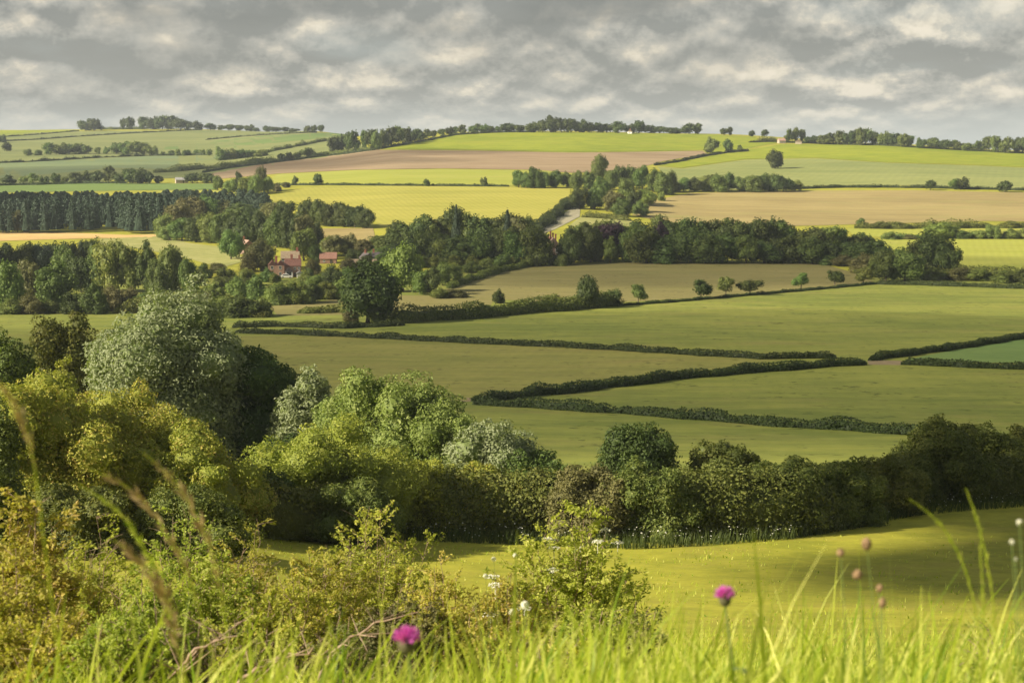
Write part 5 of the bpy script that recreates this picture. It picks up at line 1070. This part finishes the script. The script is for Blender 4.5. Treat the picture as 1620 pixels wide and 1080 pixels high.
def seed_grass(pts, y, plume, label, seed, col=None, r=0.0021, pl_len=0.36, spike=0.028):
    """an arching stalk through pixels at distance y; the last part carries drooping spikelets"""
    rng = np.random.default_rng(seed); P = np.array([at(u, v, y)[:] for u, v in pts]); g = float(gz(P[0, 0], y))
    d0 = P[0] - P[1]; foot = P[0] + d0 * 0.5 / max(0.05, abs(d0[2])) * (P[0, 2] - g); foot[2] = g
    P = np.vstack([foot, P]); k = np.concatenate([[0], np.cumsum(np.linalg.norm(np.diff(P, axis=0), axis=1))]); k /= k[-1]; q = np.linspace(0, 1, 40)
    PP = np.stack([np.interp(q, k, P[:, i]) for i in range(3)], 1)
    for _ in range(6): PP[1:-1] = (PP[:-2] + 2 * PP[1:-1] + PP[2:]) / 4
    root = empty('seeding_grass', foot); tag(root, label, 'grass stem', 'tall seeding grasses'); PP = PP - foot
    mb = MB(); mb.tube(PP, r * (1 - 0.6 * q), 4); mb.build('stalk', M_BLADE if not plume else col or M_BLADE, root, True)
    a = int(40 * (1 - pl_len)); n = 90; f = rng.uniform(a, 38.9, n); i = f.astype(int); C = PP[i] + (PP[i + 1] - PP[i]) * (f - i)[:, None]
    tg = norm(PP[np.minimum(i + 1, 39)] - PP[i]); side = norm(rng.normal(size=(n, 3)) * [1, 0.6, 0.5] + [0.1, 0, -0.5]); dr = norm(tg * 1.3 + side * 0.55)
    env = np.sin(math.pi * np.clip((f - a) / (39 - a), 0.05, 1)) ** 0.7; ln = spike * rng.uniform(0.5, 1.1, n) * env
    V, Q = leaf_quads(C + dr * ln[:, None] * 0.6, np.cross(dr, rng.normal(size=(n, 3))), np.maximum(ln, 0.008), rng, 0.22, dr); pb = MB(); pb.add(V, Q, tq=rng.random(n)); pb.build('plume', M_PLUME if plume else M_BLADE, root)
M_PLUME = leaf_mat('russet_plume', [(0.26, 0.18, 0.09), (0.37, 0.27, 0.14), (0.48, 0.38, 0.22)], 0.4, 0, 0)
seed_grass([(345, 900), (333, 862), (312, 815), (290, 775), (262, 740), (226, 716)], 2.7, True, 'brownish seeding grass with the rightmost plume of the left group', 120)
seed_grass([(300, 905), (268, 845), (235, 795), (205, 765), (170, 748), (126, 738)], 2.7, True, 'brownish seeding grass with the longest drooping plume', 121)
seed_grass([(250, 905), (222, 850), (190, 805), (160, 782), (124, 766)], 2.6, False, 'green seeding grass under the longest plume', 122, spike=0.02)
seed_grass([(262, 940), (240, 900), (215, 875), (178, 852)], 2.5, True, 'short brownish seeding grass in the scrub', 123, spike=0.035)
seed_grass([(48, 680), (36, 648), (18, 616), (-12, 594)], 2.2, True, 'brownish plume leaning out at the left edge', 124, spike=0.02, pl_len=0.16)
seed_grass([(1542, 950), (1525, 888), (1497, 838), (1472, 806), (1438, 789)], 3.0, False, 'green grass stem arching left near the right edge', 125, spike=0.014)
seed_grass([(1572, 950), (1562, 885), (1548, 825), (1528, 772)], 3.0, False, 'straighter green grass stem near the right edge', 126, spike=0.014)
seed_grass([(1556, 945), (1553, 900), (1550, 860)], 2.9, False, 'shortest green grass stem between the two arching ones', 127, spike=0.012)
# ================================================================== buildings
def brick_mat(name, c, c2, mortar, scale=3.0):
    m, nt, out = new_mat(name); L = nt.links
    tc = nd(nt, 'ShaderNodeTexCoord'); mp = nd(nt, 'ShaderNodeMapping'); mp.inputs['Rotation'].default_value = (math.pi / 2, 0, 0); L.new(tc.outputs['Object'], mp.inputs[0])
    b = nd(nt, 'ShaderNodeTexBrick', i_Scale=scale); L.new(mp.outputs[0], b.inputs['Vector'])
    b.inputs['Color1'].default_value = (*c, 1); b.inputs['Color2'].default_value = (*c2, 1); b.inputs['Mortar'].default_value = (*mortar, 1); b.inputs['Mortar Size'].default_value = 0.012
    no = nd(nt, 'ShaderNodeTexNoise', i_Scale=0.7, i_Detail=5.0); L.new(tc.outputs['Object'], no.inputs[0])
    hs = nd(nt, 'ShaderNodeHueSaturation'); L.new(b.outputs['Color'], hs.inputs['Color']); L.new(mathn(nt, 'MULTIPLY_ADD', no.outputs['Fac'], 0.6, 0.7), hs.inputs['Value'])
    bs = nd(nt, 'ShaderNodeBsdfPrincipled', i_Roughness=0.9); L.new(hs.outputs[0], bs.inputs['Base Color']); L.new(bs.outputs[0], out.inputs[0]); return m
BRICK = brick_mat('red_brick', (0.31, 0.165, 0.115), (0.36, 0.21, 0.15), (0.38, 0.31, 0.25))
BRICK_D = brick_mat('weathered_brick', (0.24, 0.15, 0.12), (0.30, 0.20, 0.15), (0.30, 0.25, 0.2))
BRICK_R = brick_mat('chimney_brick', (0.33, 0.11, 0.075), (0.38, 0.14, 0.09), (0.3, 0.2, 0.16))
TILE_R = simple_mat('red_tile', (0.22, 0.105, 0.08), (0.15, 0.075, 0.06), 1.6, 0.85)
TILE_O = simple_mat('orange_tile', (0.34, 0.18, 0.13), (0.26, 0.14, 0.105), 1.6, 0.85)
TILE_P = simple_mat('pink_tile', (0.42, 0.27, 0.21), (0.34, 0.21, 0.16), 1.4, 0.85)
TILE_T = simple_mat('tan_tile', (0.36, 0.28, 0.19), (0.27, 0.2, 0.13), 1.4, 0.85)
SLATE = simple_mat('slate', (0.14, 0.12, 0.12), (0.09, 0.08, 0.085), 1.4, 0.6)
SHEET = simple_mat('roof_sheeting', (0.36, 0.36, 0.35), (0.28, 0.28, 0.27), 0.8, 0.6)
WHITE = simple_mat('white_paint', (0.78, 0.77, 0.73), (0.68, 0.67, 0.62), 2.0, 0.6)
STONE = simple_mat('buff_stone', (0.42, 0.36, 0.28), (0.32, 0.27, 0.21), 1.2, 0.9)
BOARD = simple_mat('dark_boarding', (0.12, 0.10, 0.085), (0.07, 0.06, 0.05), 2.0, 0.8)
GLASS = simple_mat('window_glass', (0.05, 0.06, 0.07), (0.03, 0.035, 0.04), 1.0, 0.08, 0.6)

def win(root, x, z, w, h, y, name='window'):
    f = MB(); t = 0.09; y0, y1 = y - 0.06, y + 0.02
    f.box(x - w / 2, x + w / 2, y0, y1, z, z + t); f.box(x - w / 2, x + w / 2, y0, y1, z + h - t, z + h)
    f.box(x - w / 2, x - w / 2 + t, y0, y1, z + t, z + h - t); f.box(x + w / 2 - t, x + w / 2, y0, y1, z + t, z + h - t); f.box(x - 0.03, x + 0.03, y0 + 0.01, y1, z + t, z + h - t)
    fo = f.build(name, WHITE, root)
    p = MB(); p.box(x - w / 2 + t, x + w / 2 - t, y - 0.02, y + 0.03, z + t, z + h - t); p.build('pane', GLASS, fo)
    s = MB(); s.box(x - w / 2 - 0.08, x + w / 2 + 0.08, y - 0.14, y + 0.01, z - 0.1, z - 0.003); s.build('sill', STONE, fo)

def pitched(mb, x0, x1, y0, y1, eave, ridge, axis, over=0.25, th=0.18):
    """two roof slopes with thickness; axis of the ridge 'x' or 'y'"""
    if axis == 'y':
        xm = (x0 + x1) / 2; k = (ridge - eave) / (xm - x0); a = x0 - over; b = x1 + over; e = eave - over * k
        mb.prism([(a, e), (xm, ridge), (b, e), (b, e + th), (xm, ridge + th), (a, e + th)][::-1], y0 - over, y1 + over)
    else:
        ym = (y0 + y1) / 2; k = (ridge - eave) / (ym - y0); a = y0 - over; b = y1 + over; e = eave - over * k
        pts = [(a, e), (ym, ridge), (b, e), (b, e + th), (ym, ridge + th), (a, e + th)]
        n = 6; X0, X1 = x0 - over, x1 + over; V = [(X0, y, z) for y, z in pts] + [(X1, y, z) for y, z in pts]
        mb.add(V, [(i, (i + 1) % n, n + (i + 1) % n, n + i) for i in range(n)] + [(0, 1, 4, 5)[::-1], (1, 2, 3, 4)[::-1], (n, n + 1, n + 4, n + 5), (n + 1, n + 2, n + 3, n + 4)])

def walls(mb, x0, x1, y0, y1, eave, ridge, axis):
    if axis == 'y':
        mb.prism([(x0, -1.5), (x1, -1.5), (x1, eave), ((x0 + x1) / 2, ridge - 0.02), (x0, eave)], y0, y1)
    else:
        pts = [(y0, -1.5), (y1, -1.5), (y1, eave), ((y0 + y1) / 2, ridge - 0.02), (y0, eave)]; n = 5
        V = [(x0, y, z) for y, z in pts] + [(x1, y, z) for y, z in pts]
        mb.add(V, [(i, n + i, n + (i + 1) % n, (i + 1) % n) for i in range(n)], [(0, i, i + 1) for i in range(1, 4)] + [(n, n + i + 1, n + i) for i in range(1, 4)])

def house(name, label, u, vb, w, d, eave, ridge, wmat, rmat, axis='x', rz=0.0, windows=(), chimneys=(), door=None, cat='house'):
    P = G(u, vb); root = empty(name, P, rz); tag(root, label, cat)
    a = MB(); walls(a, -w / 2, w / 2, 0, d, eave, ridge, axis); a.build('wall', wmat, root)
    r = MB(); pitched(r, -w / 2, w / 2, 0, d, eave, ridge, axis); ro = r.build('roof', rmat, root)
    for x, y, s, z in chimneys:
        c = MB(); c.box(x - s, x + s, y - s * 0.8, y + s * 0.8, eave, z); c.box(x - s - .06, x + s + .06, y - s * .8 - .06, y + s * .8 + .06, z, z + .16)
        for q in (-.5, .5): c.tube(np.array([(x + q * s, y, z + .14), (x + q * s, y, z + .55)]), 0.13, 8)
        c.build('chimney', BRICK_R, ro)
    for x, z, ww, hh in windows: win(root, x, z, ww, hh, 0.0)
    if door:
        q = MB(); q.box(door - .5, door + .5, -0.05, 0.03, -0.4, 2.0); dd = q.build('door', BOARD, root)
        q = MB(); q.box(door + .3, door + .38, -0.09, -0.05, 0.85, 0.98); q.build('handle', SHEET, dd)
    return root

# the brick house
P = G(450, 439); root = tag(empty('brick_house', P, 0.12), 'red brick house with twin gables and a white porch among garden trees', 'house'); root.scale = (0.80, 0.80, 0.78)
a = MB(); walls(a, -7.0, -3.5, 0, 8, 5.4, 7.3, 'y'); walls(a, -3.497, 0.0, 0.003, 7.99, 5.4, 7.3, 'y'); a.build('wall', BRICK, root)
r = MB(); pitched(r, -7.0, -3.55, 0.1, 8, 5.42, 7.32, 'y', 0.12, 0.15); pitched(r, -3.45, 0.0, 0.1, 8, 5.42, 7.32, 'y', 0.12, 0.15); ro = r.build('roof', TILE_R, root)
a = MB(); walls(a, 0.01, 7.2, 2.0, 9.0, 5.0, 7.9, 'x'); w2 = a.build('wing', BRICK, root)
r = MB(); pitched(r, 0.3, 7.2, 2.0, 9.0, 5.02, 7.92, 'x', 0.2); r.build('roof', TILE_R, w2)
for x, y, z in ((-3.5, 5.0, 9.0), (3.2, 5.5, 9.6), (6.6, 5.5, 9.2)):
    c = MB(); c.box(x - .5, x + .5, y - .4, y + .4, 5.2, z); c.box(x - .57, x + .57, y - .47, y + .47, z, z + .18)
    for q in (-.25, .25): c.tube(np.array([(x + q, y, z + .1), (x + q, y, z + .6)]), .13, 8)
    c.build('chimney', BRICK_R, ro)
for x in (-5.25, -1.75):
    for z in (0.9, 3.7): win(root, x, z, 1.15, 1.5, 0.0)
for x in (4.6, 6.3): win(root, x, 3.3, 0.9, 1.2, 2.0)
pb = MB(); walls(pb, 0.4, 3.6, -0.6, 1.99, 2.7, 4.2, 'y'); po = pb.build('porch', WHITE, root)
r = MB(); pitched(r, 0.4, 3.6, -0.6, 1.9, 2.72, 4.22, 'y', 0.25, 0.14); r.build('roof', SLATE, po)
q = MB(); q.box(1.0, 3.0, -0.66, -0.6, 0.1, 2.5); q.build('pane', GLASS, po)
q = MB(); q.box(4.1, 5.1, 1.95, 2.02, -0.4, 2.0); dd = q.build('door', BOARD, root); q = MB(); q.box(4.9, 4.98, 1.9, 1.95, .85, .98); q.build('handle', SHEET, dd)
# white car and shed in front of it
C0 = G(453.5, 440); car = tag(empty('parked_car', (C0.x, C0.y, C0.z), 0.1), 'small white car parked before the porch of brick house', 'car')
b = MB(); b.prism([(-1.95, .30), (1.95, .30), (2.0, .62), (1.7, .86), (.95, .92), (.45, 1.40), (-1.15, 1.42), (-1.75, .95), (-2.0, .80)], -.82, .82); body = b.build('body', WHITE, car)
g = MB(); g.prism([(.82, .95), (.42, 1.34), (-1.1, 1.36), (-1.5, .97)], -.835, .835); g.build('window', GLASS, car)
for x in (-1.25, 1.25):
    for y in (-.80, .64):
        w_ = MB(); an = np.linspace(0, 2 * math.pi, 17)[:-1]; ring = [(x + .31 * math.cos(t), .31 + .31 * math.sin(t)) for t in an]; w_.prism(ring, y - .04, y + .16); wh = w_.build('wheel', BOARD, car)
        h = MB(); h.prism([(x + .17 * math.cos(t), .31 + .17 * math.sin(t)) for t in an], y - .055, y - .042); h.build('rim', SHEET, wh)
for y in (-.6, .6):
    h = MB(); h.box(1.9, 2.0, y - .15, y + .15, .58, .7); h.build('headlight', SHEET, car)
house('shed', 'small white shed right of the brick house porch', 474, 440, 2.0, 2.2, 1.6, 2.3, WHITE, SHEET, 'y', 0.1, door=0.0, cat='shed')
house('house', 'tan tiled house directly behind the brick house', 459, 424, 6.5, 6.0, 3.6, 6.0, BRICK_D, TILE_T, 'x', 0.1, [(-2.5, 2.6, 1, 1.3), (1.5, 2.6, 1, 1.3)], [(2.6, 3, .4, 7.0)], 0.0)
house('house', 'pink gabled house half hidden left of the brick house', 394, 402, 4.6, 8.0, 3.6, 5.6, BRICK_D, TILE_P, 'y', 0.55, [(0, 2.0, .9, 1.1)], [(0, 5, .4, 6.6)])
house('barn', 'low barn with a bright red tiled roof', 519, 417, 6.2, 6.0, 1.9, 4.0, BRICK, TILE_O, 'x', 0.05, [(-1.5, .6, .8, .8)], (), 1.2, cat='barn')
house('barn', 'long low barn with a pale tan roof near the oak', 570, 427, 11.0, 6.0, 1.8, 3.6, STONE, TILE_T, 'x', -0.05, [(-3, .5, .8, .8), (2, .5, .8, .8)], (), 0.0, cat='barn')
house('cottage', 'white gabled cottage behind the long pale barn', 584, 419, 3.4, 5.0, 2.6, 4.3, WHITE, SLATE, 'y', 0.5, [(-.8, 1.5, .6, .8), (.8, 1.5, .6, .8)], [(0, 3, .35, 5.2)])
house('cottage', 'dark roofed cottage at the right end of village', 599, 418, 4.6, 5.0, 2.5, 4.3, STONE, SLATE, 'x', 0.1, [(-1.1, 1.2, .7, .9), (1.1, 1.2, .7, .9)], [(-1.8, 2.5, .35, 5.2)])
house('barn', 'pale grey barn on the left hill above the plantation', 288, 290, 8.5, 7.0, 2.4, 4.0, STONE, SHEET, 'x', 0.3, (), (), 1.0, cat='barn')
house('cottage', 'tiny white cottage under the trees on the central skyline', 996, 212, 4.6, 5.0, 2.4, 4.2, WHITE, TILE_T, 'y', -0.3, [(0, .9, .8, .9)], [(0, 2.5, .3, 5)])
house('farmhouse', 'pinkish farmhouse on the right ridge', 1238, 227, 6.5, 6.0, 2.6, 4.6, STONE, TILE_P, 'x', 0.2, [(-2, 1.2, .8, 1), (2, 1.2, .8, 1)], [(2.5, 3, .35, 5.4)], 0.0)
house('barn', 'tan barn right of the pinkish ridge farmhouse', 1263, 228, 6.0, 6.0, 2.4, 4.2, STONE, TILE_T, 'y', -0.2, (), (), 0.0, cat='barn')
# the big house with tall red chimneys
P = G(884, 414); root = tag(empty('mansion', P, 0.15), 'old brick mansion with a row of tall red chimneys beside the dark wood', 'house')
a = MB(); walls(a, -4.5, 0.5, 0, 10, 6.4, 9.4, 'y'); walls(a, 0.503, 6.5, 0.7, 9.99, 5.0, 7.6, 'y'); a.build('wall', BRICK_D, root)
r = MB(); pitched(r, -4.5, 0.45, 0.05, 10, 5.42, 8.02, 'y', 0.15); pitched(r, 0.6, 6.5, 0.75, 10, 5.02, 7.62, 'y', 0.15); ro = r.build('roof', TILE_T, root)
for x, y, z in ((-3.6, 2.5, 10.6), (-2.7, 3.0, 11.6), (-1.7, 3.6, 11.0), (-0.2, 6.0, 10.4)):
    c = MB(); c.box(x - .26, x + .26, y - .3, y + .3, 5.5, z - .5); c.box(x - .36, x + .36, y - .4, y + .4, z - .5, z - .25); c.box(x - .26, x + .26, y - .3, y + .3, z - .25, z); c.build('chimney', BRICK_R, ro)
for x, z, y in ((-3.2, 1, 0), (-.9, 1, 0), (-3.2, 3.5, 0), (-.9, 3.5, 0), (2.3, 1, .7), (4.8, 1, .7), (3.5, 3.4, .7)): win(root, x, z, 1.0, 1.6, y)
q = MB(); q.box(-2.5, -1.5, -0.06, 0.03, -0.4, 2.1); dd = q.build('door', BOARD, root); q = MB(); q.box(-1.75, -1.67, -.1, -.06, .9, 1.02); q.build('handle', SHEET, dd)
